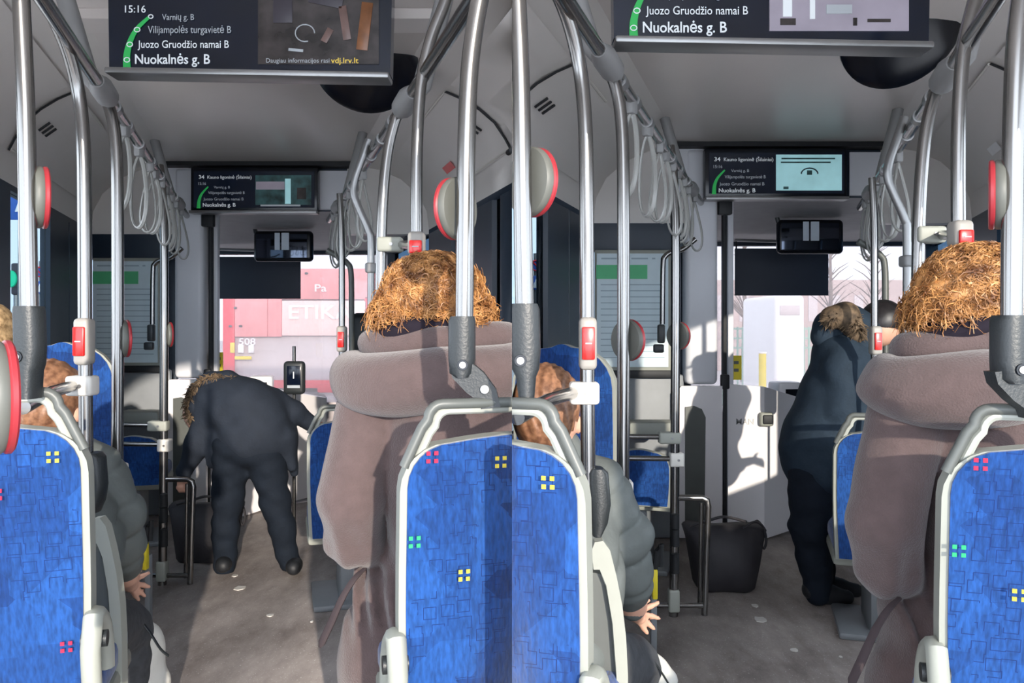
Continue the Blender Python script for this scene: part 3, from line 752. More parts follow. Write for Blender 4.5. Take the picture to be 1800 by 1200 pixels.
# =================================================================== displays
def displays():
    sd = side(); Lp = PAN == 'L'
    # near display
    d = 2.55; s = d/F
    t = thing('passenger_display', 'large hanging route screen at the top of the '+sd, 'screen', pt(440, 143, d))
    mb = MB(); mb.hexa([pt(192, 121, d), pt(686, 131, d), pt(692, -150, d), pt(188, -160, d)]+[pt(192, 121, d)+Vector((0, .06, 0)), pt(686, 131, d)+Vector((0, .06, 0)), pt(692, -150, d)+Vector((0, .06, 0)), pt(188, -160, d)+Vector((0, .06, 0))])
    b = mb.build('screen_panel', 'screen_navy', t)
    mb = MB(); a, c = pt(192, 128, d), pt(686, 137, d)
    mb.box((a+c)/2+Vector((0, .01, 0)), ((c-a).length, .09, .020), Matrix.Rotation(math.atan2(c.x-a.x, 1)*0, 3, 'Y') @ Matrix.Rotation(-math.atan2(c.z-a.z, c.x-a.x), 3, 'Y'), .006, 2); mb.build('lower_trim', 'steel_dull', t)
    for u in (300, 580):
        mb = MB(); p = pt(u, -150, d); mb.box((p.x, p.y+.03, (p.z+2.49)/2), (.05, .04, 2.49-p.z), None, .004); mb.build('ceiling_mount', 'bracket_grey', t)
    dd = d-.004
    TX = lambda st, u, v, w, sz, m, bold=False: text(st, pt(u, v, dd), sz*s, m, 'lettering', b, bold, w*s)
    TX('15:16', 216, 22, 40, 18, 'text_white'); TX('Varnių g. B', 285, 35, 56, 15, 'text_dim')
    TX('Vilijampolės turgavietė B', 260, 58, 146, 18, 'text_dim'); TX('Juozo Gruodžio namai B', 243, 84, 159, 19, 'text_white'); TX('Nuokalnės g. B', 236, 112, 133, 24, 'text_white', True)
    arc = smooth_path([pt(223, 120, dd), pt(223, 96, dd), pt(229, 72, dd), pt(241, 50, dd), pt(262, 30, dd)], 4)
    n = len(arc); mb = MB(); mb.tube(arc, [(7.0-4.5*k/n)*s for k in range(n)], 8, flat=.1); 
    for i, p in enumerate(mb.v): mb.v[i] = (p[0], depth_y(dd)+(p[1]-depth_y(dd))*.15, p[2])
    mb.build('route_line', 'arc_green', b)
    for (u, v, r) in ((223, 105, 5), (228, 78, 5), (241, 52, 5), (265, 29, 4)):
        mb = MB(); c = pt(u, v, dd-.003); mb.tube([c+Vector((math.cos(q)*r*s, 0, math.sin(q)*r*s*.8)) for q in [k*math.pi/8 for k in range(16)]], .0016, 6, closed=True); mb.build('stop_mark', 'text_white', b)
    if Lp:
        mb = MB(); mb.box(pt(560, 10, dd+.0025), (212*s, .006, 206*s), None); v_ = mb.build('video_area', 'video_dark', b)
        for (u, v, w, h, m, rl) in ((641, 46, 20, 84, 'reflection_brown', .12), (606, 40, 14, 60, 'reflection_pink', -.15), (575, 62, 12, 26, 'reflection_pink', .5), (520, 88, 26, 5, 'text_dim', .1), (497, 20, 34, 40, 'bus_dark', 0), (574, -5, 60, 30, 'bus_dark', .2)):  # brown streak and pink blocks are painted reflections of passengers
            mb = MB(); mb.box(pt(u, v, dd-.0025), (w*s, .002, h*s), Matrix.Rotation(rl, 3, 'Y'), .0009); mb.build('picture_or_reflection_block', m, b)
        mb = MB(); mb.tube([pt(536+17*math.cos(q), 58-15*math.sin(q), dd-.003) for q in [math.pi*1.6*k/14 for k in range(15)]], .002, 5); mb.build('picture_ring', 'text_dim', b)
        TX('Daugiau informacijos rasi ', 467, 110, 112, 11, 'text_dim'); TX('vdj.lrv.lt', 582, 111, 48, 14, 'text_yellow')
    else:
        mb = MB(); mb.box(pt(545, 30, dd+.002), (218*s, .006, 160*s), None); mb.build('video_area', 'video_grey', b)
        for (u, v, w, h, m) in ((1385, 36, 24, 10, 'video_dark'), (1428, 12, 8, 34, 'text_white'), (1384, 8, 14, 34, 'text_white'), (1545, 34, 36, 5, 'video_dark'), (1503, 36, 6, 12, 'video_dark'), (1475, 14, 40, 14, 'text_dim')):
            mb = MB(); mb.box(pt(*rp(u, v), dd-.003), (w*s, .003, h*s), None); mb.build('picture_or_reflection_block', m, b)
    # front display
    d = 5.5; s = d/F
    t = thing('front_display', 'wide route screen above the driver cab in the '+sd, 'screen', pt(447, 374, d))
    mb = MB(); c = pt(446.5, 333, d); mb.box(c+Vector((0, .03, 0)), (223*s, .06, 78*s), None, .008, 2); mb.build('housing', 'black_gloss', t)
    mb = MB(); mb.box(pt(447, 333, d)+Vector((0, -.003, 0)), (212*s, .006, 64*s), None); b = mb.build('screen_panel', 'screen_navy', t)
    mb = MB(); mb.box(pt(446.5, 373, d)+Vector((0, .01, 0)), (223*s, .09, 5*s), None, .003); mb.build('lower_trim', 'steel_dull', t)
    dd = d-.010
    TX = lambda st, u, v, w, sz, m, bold=False: text(st, pt(u, v, dd), sz*s, m, 'lettering', b, bold, w*s)
    TX('34', 349, 314, 10, 9, 'text_white', True); TX('Kauno ligoninė (Šilainiai)', 364, 314, 78, 8, 'text_white'); TX('15:16', 347, 325, 15, 7, 'text_dim')
    TX('Varnių g. B', 376, 331, 28, 6, 'text_dim'); TX('Vilijampolės turgavietė B', 366, 341, 64, 7, 'text_dim'); TX('Juozo Gruodžio namai B', 358, 352, 70, 7, 'text_dim'); TX('Nuokalnės g. B', 356, 363, 58, 9, 'text_white', True)
    arc = smooth_path([pt(349, 366, dd), pt(350, 352, dd), pt(355, 340, dd), pt(366, 328, dd)], 4); n = len(arc)
    mb = MB(); mb.tube(arc, [(3.4-2.4*k/n)*s for k in range(n)], 8)
    for i, p in enumerate(mb.v): mb.v[i] = (p[0], depth_y(dd)+(p[1]-depth_y(dd))*.15, p[2])
    mb.build('route_line', 'arc_green', b)
    if Lp:
        mb = MB(); mb.box(pt(498, 334, dd+.001), (98*s, .003, 52*s), None); va = mb.build('video_area', 'video_teal', b)
        for (u, v, w, h, m) in ((506, 336, 10, 44, 'video_bright'), (493, 361, 70, 3, 'text_dim'), (530, 340, 16, 20, 'video_dark'), (475, 326, 50, 14, 'video_grey')):
            mb = MB(); mb.box(pt(u, v, dd-.002), (w*s, .002, h*s), None); mb.build('picture_or_reflection_block', m, b)
    else:
        mb = MB(); mb.box(pt(498, 332, dd+.001), (103*s, .003, 56*s), None); va = mb.build('video_area', 'video_bright', b)
        for (u, v, w, h) in ((497, 310, 84, 2.2), (493, 316, 78, 2.2), (462, 356, 8, 4), (499, 332, 8, 7)):
            mb = MB(); mb.box(pt(u, v, dd-.002), (w*s, .002, h*s), None); mb.build('picture_or_reflection_block', 'video_teal', b)
        mb = MB(); mb.tube([pt(499+13*math.cos(q), 334-9*math.sin(q), dd-.003) for q in [math.pi*k/10 for k in range(11)]], .004, 6); mb.build('emblem_arc', 'screen_navy', b)
    # round black ceiling dome
    c = pt(642, 110, 3.4)
    t = thing('ceiling_dome', 'round black dome on the ceiling behind the big screen in the '+sd, 'dome', c)
    mb = MB(); mb.disc(c, .228, .228, .03, 0, math.radians(40), 48, dome=.04); mb.build('dome_cover', 'black_gloss', t)
    mb = MB(); mb.tube([c+Vector((0, .06, 0)), (c.x, c.y+.10, 2.49)], [.1, .13], 20); mb.build('mount', 'black_gloss', t)

# =================================================================== the front end: cab partition, poster, mirror, visor, validator
def front():
    sd = side()
    # timetable board on its partition
    d = 5.6; s = d/F
    t = thing('timetable_board', 'large timetable poster with a green band in the '+sd, 'poster', pt(220, 642, d))
    mb = MB(); mb.box(pt(222, 548, d)+Vector((0, .015, 0)), (120*s, .02, 190*s), None, .006); mb.build('frame', 'rim_grey', t)
    mb = MB(); mb.box(pt(221, 548, d), (112*s, .012, 178*s), None); p = mb.build('paper', 'poster_paper', t)
    mb = MB(); mb.box(pt(204, 488, d)+Vector((0, -.008, 0)), (80*s, .003, 22*s), None); mb.build('green_band', 'poster_green', p)
    for k in range(13):
        mb = MB(); mb.box(pt(221, 508+k*9.5, d)+Vector((0, -.008, 0)), (100*s, .003, 1.6*s), None); mb.build('print_line', 'poster_line', p)
    for (u, w) in ((184, 24), (232, 26), (254, 5)):
        mb = MB(); mb.box(pt(u, 467, d)+Vector((0, -.008, 0)), (w*s, .003, 2.4*s), None); mb.build('print_line', 'poster_line', p)
    t = thing('seat_partition', 'grey low partition under the timetable poster in the '+sd, 'partition', pt(240, 1000, 5.62))
    mb = MB(); q = pt(230, 690, 5.68); mb.box((q.x, q.y, .52), (.58, .05, 1.04), None, .02); mb.build('partition_panel', 'wall_grey', t)
    mb = MB(); q = pt(250, 733, 5.3); mb.box(q, (.28, .16, .09), None, .02); mb.build('ledge', 'rim_grey', t)
    mb = MB(); q = pt(225, 648, 5.62); mb.box(q, (.50, .04, .05), None, .01); mb.build('dark_rail', 'seal_black', t)
    mb = MB(); q = pt(230, 420, 5.68); mb.box(q, (.60, .03, .30), None, .01); mb.build('dark_header', 'pillar_dark', t)
    mb = MB(); q = pt(292, 500, 5.80); mb.box((q.x, q.y, 1.1), (.17, .04, 2.2), None, .01); mb.build('dark_post', 'pillar_dark', t)
    # white column and black door post
    t = thing('cab_column', 'tall pale grey column left of the windscreen in the '+sd, 'column', pt(330, 668, 5.6))
    mb = MB(); a, b = pt(305, 665, 5.6), pt(356, 293, 5.6); mb.box(((a.x+b.x)/2, a.y+.07, (a.z+b.z)/2), (b.x-a.x, .14, b.z-a.z), None, .035, 4); mb.build('column_body', 'column_grey', t)
    mb = MB(); a, b = pt(357, 665, 5.66), pt(378, 374, 5.66); mb.box(((a.x+b.x)/2, a.y+.04, (a.z+b.z)/2), (.026, .05, b.z-a.z), None, .006); mb.build('door_seal', 'seal_black', t)
    mb = MB(); a, b = pt(372, 665, 5.7), pt(381, 374, 5.7); mb.box(((a.x+b.x)/2, a.y+.04, (a.z+b.z)/2), (b.x-a.x, .05, b.z-a.z), None, .006); mb.build('frame_edge', 'column_grey', t)
    mb = MB(); mb.box(pt(366, 386, 5.62), (.085, .05, .1), None, .008); mb.build('top_hinge', 'seal_black', t)
    # half-height cab door
    t = thing('cab_partition', 'white glossy half-height cab partition at the front of the '+sd, 'partition', pt(400, 905, 5.7))
    dA, dB, dC = 5.55, 5.62, 6.3
    def wall(pts, name, m, th=.05, par=t):
        mb = MB(); mb.poly([pt(u, v, d) for u, v, d in pts], (0, th, 0)); return mb.build(name, m, par)
    w1 = wall([(291, 905, dA), (362, 905, dA), (362, 667, dA), (298, 667, dA), (291, 676, dA)], 'left_panel', 'white_panel')
    wall([(304, 900, dA-.012), (334, 900, dA-.012), (336, 716, dA-.012), (330, 703, dA-.012), (318, 698, dA-.012), (304, 700, dA-.012)], 'recess', 'handle_grey', .02, w1)
    w2 = wall([(371, 907, dB), (428, 907, dB), (428, 668, dB), (371, 664, dB)], 'cab_door', 'white_panel')
    wall([(428, 907, dB), (470, 893, 5.8), (572, 866, dC), (572, 699, dC), (480, 684, 5.8), (428, 668, dB)], 'curved_panel', 'white_panel')
    mb = MB(); mb.box(pt(366, 775, dB-.02), (.022, .03, .92), None, .005); mb.build('black_post', 'seal_black', t)
    mb = MB(); mb.box(pt(366, 660, dB-.03), (.05, .05, .09), None, .008); mb.build('post_joint', 'seal_black', t)
    mb = MB(); c = pt(431, 719, dB-.02); mb.box(c, (.09, .04, .09), None, .035, 4); h_ = mb.build('door_latch', 'rim_grey', t)
    mb = MB(); mb.box(c+Vector((.004, -.016, 0)), (.066, .02, .06), None, .02, 3); mb.build('latch_pocket', 'seal_black', h_)
    text('MAN', pt(383, 727, dB-.004), .052, 'steel_dull', 'lettering', w2, True, 29*dB/F)
    wall([(371, 990, 5.5), (560, 960, 5.9), (600, 960, 5.9), (600, 868, dC), (470, 893, 5.9), (371, 907, 5.7)], 'step_riser', 'bus_grey', .05)
    for k in range(4):
        mb = MB(); mb.box(pt(532, 905+k*8, 5.75), (.06, .012, .012), None); mb.build('vent_slot', 'seal_black', t)
    # counter, cash tray and dashboard
    t = thing('dashboard', 'pale dashboard under the windscreen in the '+sd, 'dashboard', bus(0, 6.9, 0))
    slab(-1.15, 1.15, 6.75, 7.25, 0, .70, 'dash_body', 'bus_grey', t)
    slab(-.3, .55, 6.6, 6.9, .66, .76, 'dash_top', 'handle_grey', t)
    t = thing('ticket_machine', 'white ticket machine on the cab counter in the '+sd, 'machine', pt(460, 692, 6.0))
    mb = MB(); c = pt(460, 676, 6.0); mb.box(c, (.17, .16, .14), Matrix.Rotation(.2, 3, 'Z'), .02, 2); mb.build('machine_body', 'white_panel', t)
    mb = MB(); mb.box(c+Vector((.02, -.085, .0)), (.09, .01, .05), Matrix.Rotation(.2, 3, 'Z')); mb.build('screen', 'black_gloss', t)
    q = pt(470, 693, 6.0); t2 = thing('cab_counter', 'grey counter block inside the cab under the ticket machine in the '+sd, 'counter', (q.x, q.y, 0))
    mb = MB(); mb.box((q.x, q.y, q.z/2), (.30, .2, q.z), None, .01); mb.build('counter_block', 'bus_grey', t2)
    # yellow stickers
    t = thing('yellow_notice', 'yellow sticker behind the black post in the '+sd, 'sticker', pt(383, 657, 5.75))
    mb = MB(); mb.box(pt(383, 638, 5.78), (18*5.75/F, .012, 38*5.75/F), None); o = mb.build('sticker', 'yellow', t)
    for v in (630, 642): 
        mb = MB(); mb.box(pt(384, v, 5.77), (.03, .004, .02), None); mb.build('printed_mark', 'handle_grey', o)
    # validator on its pole
    d = 5.1; s = d/F
    t = thing('card_validator', 'black card validator on a thin steel pole in the '+sd, 'validator', pt(517, 960, d))
    mb = MB(); mb.tube([pt(517, 608, d), pt(517, 942, d)], .011, 10); mb.build('pole', 'steel', t)
    mb = MB(); mb.box(pt(520, 663, d)+Vector((0, -.03, 0)), (37*s, .06, 58*s), None, .025, 4); b = mb.build('case', 'black_plastic', t)
    mb = MB(); mb.box(pt(521, 660, d)+Vector((0, -.062, 0)), (24*s, .006, 36*s), None, .002); p = mb.build('screen', 'screen_navy', b)
    mb = MB(); mb.box(pt(521, 678, d)+Vector((0, -.066, 0)), (22*s, .003, 5*s), None); mb.build('light_strip', 'text_dim', b)
    mb = MB(); mb.tube([pt(521, 652, d)+Vector((0, -.066, 0)), pt(521, 664, d)+Vector((0, -.066, 0))], .004, 6); mb.build('symbol', 'text_white', b)
    # sun blind
    d = 6.95; s = d/F
    t = thing('sun_blind', 'dark rectangular sun blind on the windscreen in the '+sd, 'sun blind', pt(455, 525, d))
    mb = MB(); mb.box(pt(455, 488, d), (147*s, .012, 74*s), None, .004); mb.build('blind', 'visor_dark', t)
    mb = MB(); mb.tube([pt(382, 438, d), pt(528, 442, d)], .012, 10); mb.build('roller', 'steel_dull', t)
    for u in (384, 526):
        mb = MB(); mb.tube([pt(u, 438, d), pt(u, 460, d)], .006, 8); mb.build('cord', 'seal_black', t)
    # driver's mirror
    d = 6.3; s = d/F
    t = thing('interior_mirror', 'dark rounded driver mirror hanging at the windscreen top in the '+sd, 'mirror', pt(500, 462, d))
    mb = MB(); mb.box(pt(499, 433, d), (104*s, .07, 54*s), None, .09, 5); mb.build('housing', 'black_gloss', t)
    mb = MB(); mb.box(pt(497, 433, d)+Vector((0, -.036, 0)), (90*s, .006, 42*s), None, .05, 4); g = mb.build('mirror_glass', 'mirror_glass', t)
    mb = MB(); mb.tube([pt(450, 410, d), pt(446, 395, d), pt(446, 380, d)], .016, 8); mb.build('arm', 'black_plastic', t)
    for (u, w) in ((490, 9), (504, 13)):  # white bars paint bright reflections onto the mirror
        mb = MB(); mb.box(pt(u, 425, d)+Vector((0, -.041, 0)), (w*s, .003, 30*s), None); mb.build('painted_mirror_glint', 'reflection_white', g)
    # litter on the floor
    rnd = random.Random(3)
    for i, (u, v, w, h) in enumerate(((422, 1034, 24, 8), (413, 1012, 12, 5), (475, 1082, 14, 6), (548, 1093, 6, 4))):
        d = H*F/(v-HZ); p = pt(u, v, d); q = w*d/F/2; e = h*d/F
        words = ('largest pale paper scrap', 'small pale scrap nearest the shoes', 'pale crumpled scrap in mid aisle', 'tiny pale crumb right of mid aisle')
        mb = MB(); ol = [p+Vector((q*math.cos(a)*rnd.uniform(.7, 1), q*math.sin(a)*rnd.uniform(.5, 1)*1.4, .001)) for a in [k*math.pi/4 for k in range(8)]]
        mb.poly(ol, (0, 0, .004)); tag(mb.build('paper_scrap', 'paper_litter'), words[i]+' on the floor in the '+sd, 'litter', 'litter on the aisle floor')

# =================================================================== people
def curls(center, radii, n, seed, rmin, length, thick, hollow=None, loops=1.6, lift=.25, droop=.4, curl=.012, m=9, sides=3):
    """short curled locks growing from an ellipsoid scalp, as one vertex array"""
    g = np.random.default_rng(seed); zz = g.uniform(-1, 1, n); th = g.uniform(0, 2*np.pi, n); q = np.sqrt(1-zz*zz)
    N_ = np.stack([q*np.cos(th), q*np.sin(th), zz], 1)
    if hollow is not None: N_ = N_[~hollow(N_)]
    n = len(N_); base = np.array(center)+N_*np.array(radii)*g.uniform(rmin, 1.0, (n, 1))
    rv = g.normal(size=(n, 3)); tg = np.cross(N_, rv); tg /= np.linalg.norm(tg, axis=1)[:, None]; bt = np.cross(N_, tg)
    L = length*g.uniform(.6, 1.3, (n, 1, 1)); cr = curl*g.uniform(.5, 1.4, (n, 1, 1)); lp = loops*g.uniform(.6, 1.4, (n, 1, 1))
    t = np.linspace(0, 1, m)[None, :, None]; A = 2*np.pi*lp*t
    P = base[:, None]+N_[:, None]*(L*lift*t)+tg[:, None]*(L*t*.6+cr*np.sin(A))+bt[:, None]*(cr*(1-np.cos(A)))-np.array([0, 0, 1.])*droop*L*t*t
    T = np.gradient(P, axis=1); T /= np.linalg.norm(T, axis=2)[..., None]+1e-9
    U = np.cross(T, np.array([.3, .5, .8])); U /= np.linalg.norm(U, axis=2)[..., None]+1e-9; W_ = np.cross(T, U)
    r = thick*(1-.75*t)
    V = np.stack([P+r*(U*math.cos(2*math.pi*k/sides)+W_*math.sin(2*math.pi*k/sides)) for k in range(sides)], 2).reshape(-1, 3)
    i = np.arange(n)[:, None, None]*m*sides+np.arange(m-1)[None, :, None]*sides; k = np.arange(sides)[None, None, :]; k2 = (k+1) % sides
    Q = np.stack([i+k, i+k2, i+k2+sides, i+k+sides], -1).reshape(-1, 4)
    mb = MB(); mb.v = V.tolist(); mb.f = [tuple(f) for f in Q.tolist()]
    return mb

def coat_woman():
    sd = side(); d0 = 2.05
    t = thing('person', 'person with curly ginger hair in a brown hooded wool coat in the '+sd, 'person', pt(770, 1450, d0)*1.0)
    # body
    s = Sculpt(d0, .03)
    s.ell((765, 520, .05), 64, .10, 68).cap((768, 560, .05), (772, 640, .06), 40, 46)
    s.ell((765, 520, .155), 10, .02, 12, k=.01)                       # nose
    s.ell((697, 515, .06), 10, .02, 20, k=.01).ell((833, 515, .06), 10, .02, 20, k=.01)
    s.chain([(775, 680, .08), (775, 840, .09), (775, 1010, .12)], [80, 80, 86])
    s.cap((655, 705, .07), (895, 705, .07), 38, 38)
    s.chain([(650, 710, .06), (620, 870, -.02), (635, 945, .06), (715, 985, .40)], [38, 34, 28, 18]); s.chain([(900, 710, .06), (930, 870, -.02), (915, 945, .06), (835, 985, .40)], [38, 34, 28, 18])
    for (uu, sg) in ((722, 1), (828, -1)):
        for k in range(4): s.cap((uu, 995+k*9, .45), (uu+sg*(22-3*abs(k-1)), 1006+k*9, .56), 6.5, 5, k=.008)
        s.cap((uu, 985, .44), (uu+sg*14, 970, .50), 7, 6, k=.008)
    s.chain([(715, 1060, .15), (710, 1100, .60), (712, 1400, .62)], [75, 62, 44]); s.chain([(835, 1060, .15), (840, 1100, .60), (838, 1400, .62)], [75, 62, 44])
    s.build('body', 'skin', t, .0125)
    # coat
    s = Sculpt(d0, .045)
    s.ell((778, 790, .04), 100, .15, 172)
    s.cap((655, 712, .06), (895, 712, .06), 62, 62)
    s.chain([(775, 820, .05), (775, 1000, .08)], [98, 100], flat=1.0)
    s.cap((648, 728, .03), (616, 880, -.03), 60, 55, k=.012)
    s.cap((616, 880, -.03), (624, 950, .02), 56, 50, k=.012)
    s.cap((624, 950, .02), (700, 990, .40), 50, 34, k=.02)
    s.cap((902, 728, .03), (934, 880, -.03), 60, 55, k=.012); s.cap((934, 880, -.03), (926, 950, .02), 56, 50, k=.012); s.cap((926, 950, .02), (850, 990, .40), 50, 34, k=.02)
    s.chain([(700, 1055, .08), (690, 1150, .1), (690, 1300, .15)], [80, 92, 96], k=.06); s.chain([(850, 1055, .08), (860, 1150, .1), (860, 1300, .15)], [80, 92, 96], k=.06)
    s.chain([(775, 1010, .06), (775, 1060, .06)], [100, 110], k=.04); s.cap((705, 1080, .2), (700, 1100, .62), 86, 76, k=.05); s.cap((845, 1080, .2), (850, 1100, .62), 86, 76, k=.05)
    s.cut((768, 560, .06), 62, .09, 70)
    # arm crease and waist folds
    def disp(P):
        q = (P-np.array(pt(775, 1012, d0)))/s.m
        z = q[:, 2]
        belt = .012*np.exp(-(z/16)**2)
        fold = .016*np.sin(q[:, 0]*.17+1.0+z*.03)*np.exp(-((z+45)/50)**2)+.006*np.sin(q[:, 0]*.13+z*.02)*np.exp(-((z-60)/50)**2)
        return belt+fold+wrinkle(.0025, 14, 18)(P)
    s.build('coat', 'coat_wool', t, .0105, disp)
    # hood, folded down as a thick cowl
    s = Sculpt(d0, .02); mb = MB(); n = 40
    ring = []
    for k in range(n):
        a = 2*math.pi*k/n; x = math.cos(a); y = -math.sin(a)
        u = 772+152*x; back = max(0, -y)
        v = 636+(22 if x < 0 else -2)*abs(x)+34*back
        ring.append((u, v, .06+.155*y))
    for k in range(n):
        j = (k+1) % n
        s.cap(ring[k], ring[j], 40+14*max(0, math.sin(2*math.pi*k/n)), 40+14*max(0, math.sin(2*math.pi*j/n)), k=.012)
    s.build('hood', 'coat_wool', t, .0085, lambda P: wrinkle(.004, 9, 34, 1.0)(P))
    s = Sculpt(d0, .02)
    ring2 = [(772+118*math.cos(2*math.pi*k/n), 600-6*math.sin(2*math.pi*k/n)-10*math.cos(2*math.pi*k/n+.5), .06-.10*math.sin(2*math.pi*k/n)) for k in range(n)]
    for k in range(n):
        j = (k+1) % n; s.cap(ring2[k], ring2[j], 24, 24, k=.012)
    s.build('hood_lining', 'coat_wool', t, .0085, wrinkle(.005, 22, 26, 2.0))
    # scarf
    s = Sculpt(d0, .02); s.ell((730, 575, .02), 72, .09, 32, roll=.25).ell((790, 570, .03), 60, .08, 24); s.build('scarf', 'scarf_dark', t, .01)
    # belt with hanging tail
    mb = MB(); P = [pt(640, 1000, d0-.06), pt(622, 1018, d0-.10), pt(602, 1050, d0-.11), pt(583, 1092, d0-.11), pt(562, 1137, d0-.11)]
    mb.tube(smooth_path(P, 4), [.006, .006, .007, .008, .008, .009, .009, .009, .010, .010, .010, .011, .011, .011, .011, .011, .004], 8, flat=.7); mb.build('belt_tail', 'coat_dark', t)
    # hair: a soft mass under hundreds of curls
    s = Sculpt(d0, .05); s.ell((762, 512, .04), 86, .115, 64).ell((712, 543, .03), 44, .08, 42).ell((815, 540, .04), 42, .08, 36)
    def hdisp(P): return .006*np.sin(P[:, 0]*75+2*np.sin(P[:, 2]*50))*np.sin(P[:, 2]*68+P[:, 1]*40)
    hr = s.build('hair', 'hair_ginger', t, .0075, hdisp)
    c = pt(762, 512, d0+.04)
    mb = curls(c, (.128, .122, .100), 3600, 11, .90, .052, .0019, lambda q: (q[:, 1] > .75) | ((q[:, 2] < -.55) & (q[:, 1] < .2) & (np.abs(q[:, 0]) < .5)), loops=1.3, lift=.26, droop=.25, curl=.012)
    c2 = pt(702, 548, d0+.03)
    mb2 = curls(c2, (.070, .090, .068), 900, 12, .88, .06, .0019, lambda q: q[:, 0] > .6, loops=.9, lift=.25, droop=.45, curl=.013)
    c3 = pt(824, 545, d0+.03)
    mb3 = curls(c3, (.066, .090, .058), 800, 13, .88, .05, .0019, lambda q: q[:, 0] < -.6, loops=.9, lift=.25, droop=.35, curl=.013)
    mb4 = curls(c, (.126, .120, .098), 1000, 21, .94, .05, .0042, lambda q: (q[:, 1] > .75) | ((q[:, 2] < -.55) & (np.abs(q[:, 0]) < .5)), loops=1.15, lift=.22, droop=.3, curl=.015, m=11, sides=4)
    mb.add(mb4.v, mb4.f)
    mb.add(mb2.v, mb2.f); mb.add(mb3.v, mb3.f)
    o = mb.build('curls', 'hair_ginger', t, 80); o['kind'] = 'stuff'

def seated_passenger():
    sd = side(); d0 = 2.45
    t = thing('person', 'seated passenger with brown hair in a grey puffer jacket in the '+sd, 'person', pt(140, 1400, d0))
    s = Sculpt(d0, .03)
    s.ell((86, 706, .0), 50, .10, 68).cap((92, 750, .03), (100, 810, .02), 32, 36)
    s.ell((95, 730, .11), 9, .02, 9, k=.01).ell((136, 728, .0), 6, .018, 14, k=.01)
    s.chain([(110, 850, .05), (105, 960, -.12), (95, 1080, -.3)], [72, 78, 80])
    s.chain([(178, 850, .06), (215, 960, .10), (222, 1010, .20), (226, 1024, .26)], [34, 28, 20, 15])
    # hand: palm, four fingers, thumb
    s.ell((231, 1028, .30), 13, .035, 13, k=.012)
    fp = [((236, 1018, .32), (250, 1012, .35), (261, 1007, .36)), ((238, 1025, .33), (252, 1028, .36), (262, 1031, .37)), ((236, 1032, .32), (246, 1040, .35), (254, 1047, .35)), ((231, 1036, .31), (238, 1046, .33), (244, 1054, .33))]
    for f in fp: s.chain(list(f), [5.2, 4.8, 4.0], k=.006)
    s.chain([(226, 1018, .27), (236, 1008, .27), (246, 1003, .28)], [5.8, 5.2, 4.2], k=.008)
    s.chain([(110, 1100, -.3), (215, 1105, .22), (222, 1330, .24)], [62, 44, 34]); s.chain([(40, 1100, -.3), (120, 1105, .24), (120, 1330, .24)], [60, 44, 34])
    s.build('body', 'skin', t, .0065)
    s = Sculpt(d0, .04)
    s.chain([(112, 850, .06), (105, 960, -.12), (95, 1075, -.28)], [88, 92, 94])
    s.cap((60, 830, .05), (170, 830, .05), 44, 46); s.cap((165, 835, .05), (205, 905, .05), 48, 44); s.cap((205, 905, .05), (214, 965, .1), 44, 38); s.cap((214, 965, .1), (222, 1010, .2), 36, 24)
    s.cap((100, 775, .03), (100, 800, .03), 46, 50)
    A = np.array(pt(165, 835, d0)); Bv = np.array(pt(214, 985, d0+.1))-A; Ln = np.linalg.norm(Bv); Bv = Bv/Ln
    def disp(P): return .013*(1-np.abs(np.sin(((P-A) @ Bv)*30)))**2-.003+wrinkle(.002, 30, 40)(P)
    s.build('jacket', 'puffer', t, .0085, disp)
    s = Sculpt(d0, .03)
    s.chain([(110, 1100, -.3), (215, 1105, .22), (224, 1240, .24), (222, 1330, .24)], [66, 50, 42, 40]); s.chain([(40, 1100, -.3), (120, 1105, .24), (120, 1330, .24)], [64, 50, 40])
    s.build('trousers', 'jeans', t, .011, wrinkle(.003, 30, 50))
    s = Sculpt(d0, .02); s.ell((84, 694, -.01), 53, .112, 64).ell((80, 720, -.03), 46, .09, 52).ell((104, 690, .01), 34, .09, 44)
    s.cut((112, 740, .12), 40, .10, 50)
    s.build('hair', 'hair_brown', t, .006, lambda P: .0022*np.sin(P[:, 0]*260+9*np.sin(P[:, 2]*12+P[:, 1]*9)))
    # white bag on the lap
    t = thing('shoulder_bag', 'white cloth bag beside the passenger knee in the '+sd, 'bag', pt(255, 1330, 2.75))
    s = Sculpt(2.75, .03); s.chain([(240, 1095), (262, 1130), (270, 1200), (268, 1320)], [22, 24, 24, 28], k=.03).ell((258, 1240, 0), 34, .09, 120)
    b = s.build('bag_body', 'bag_white', t, .009, wrinkle(.005, 40, 30))
    mb = MB(); mb.tube(smooth_path([pt(226, 1075, 2.60), pt(248, 1092, 2.6), pt(264, 1112, 2.6), pt(282, 1140, 2.6), pt(296, 1152, 2.62)], 4), .006, 8, flat=.5); mb.build('shoulder_strap', 'black_plastic', t)

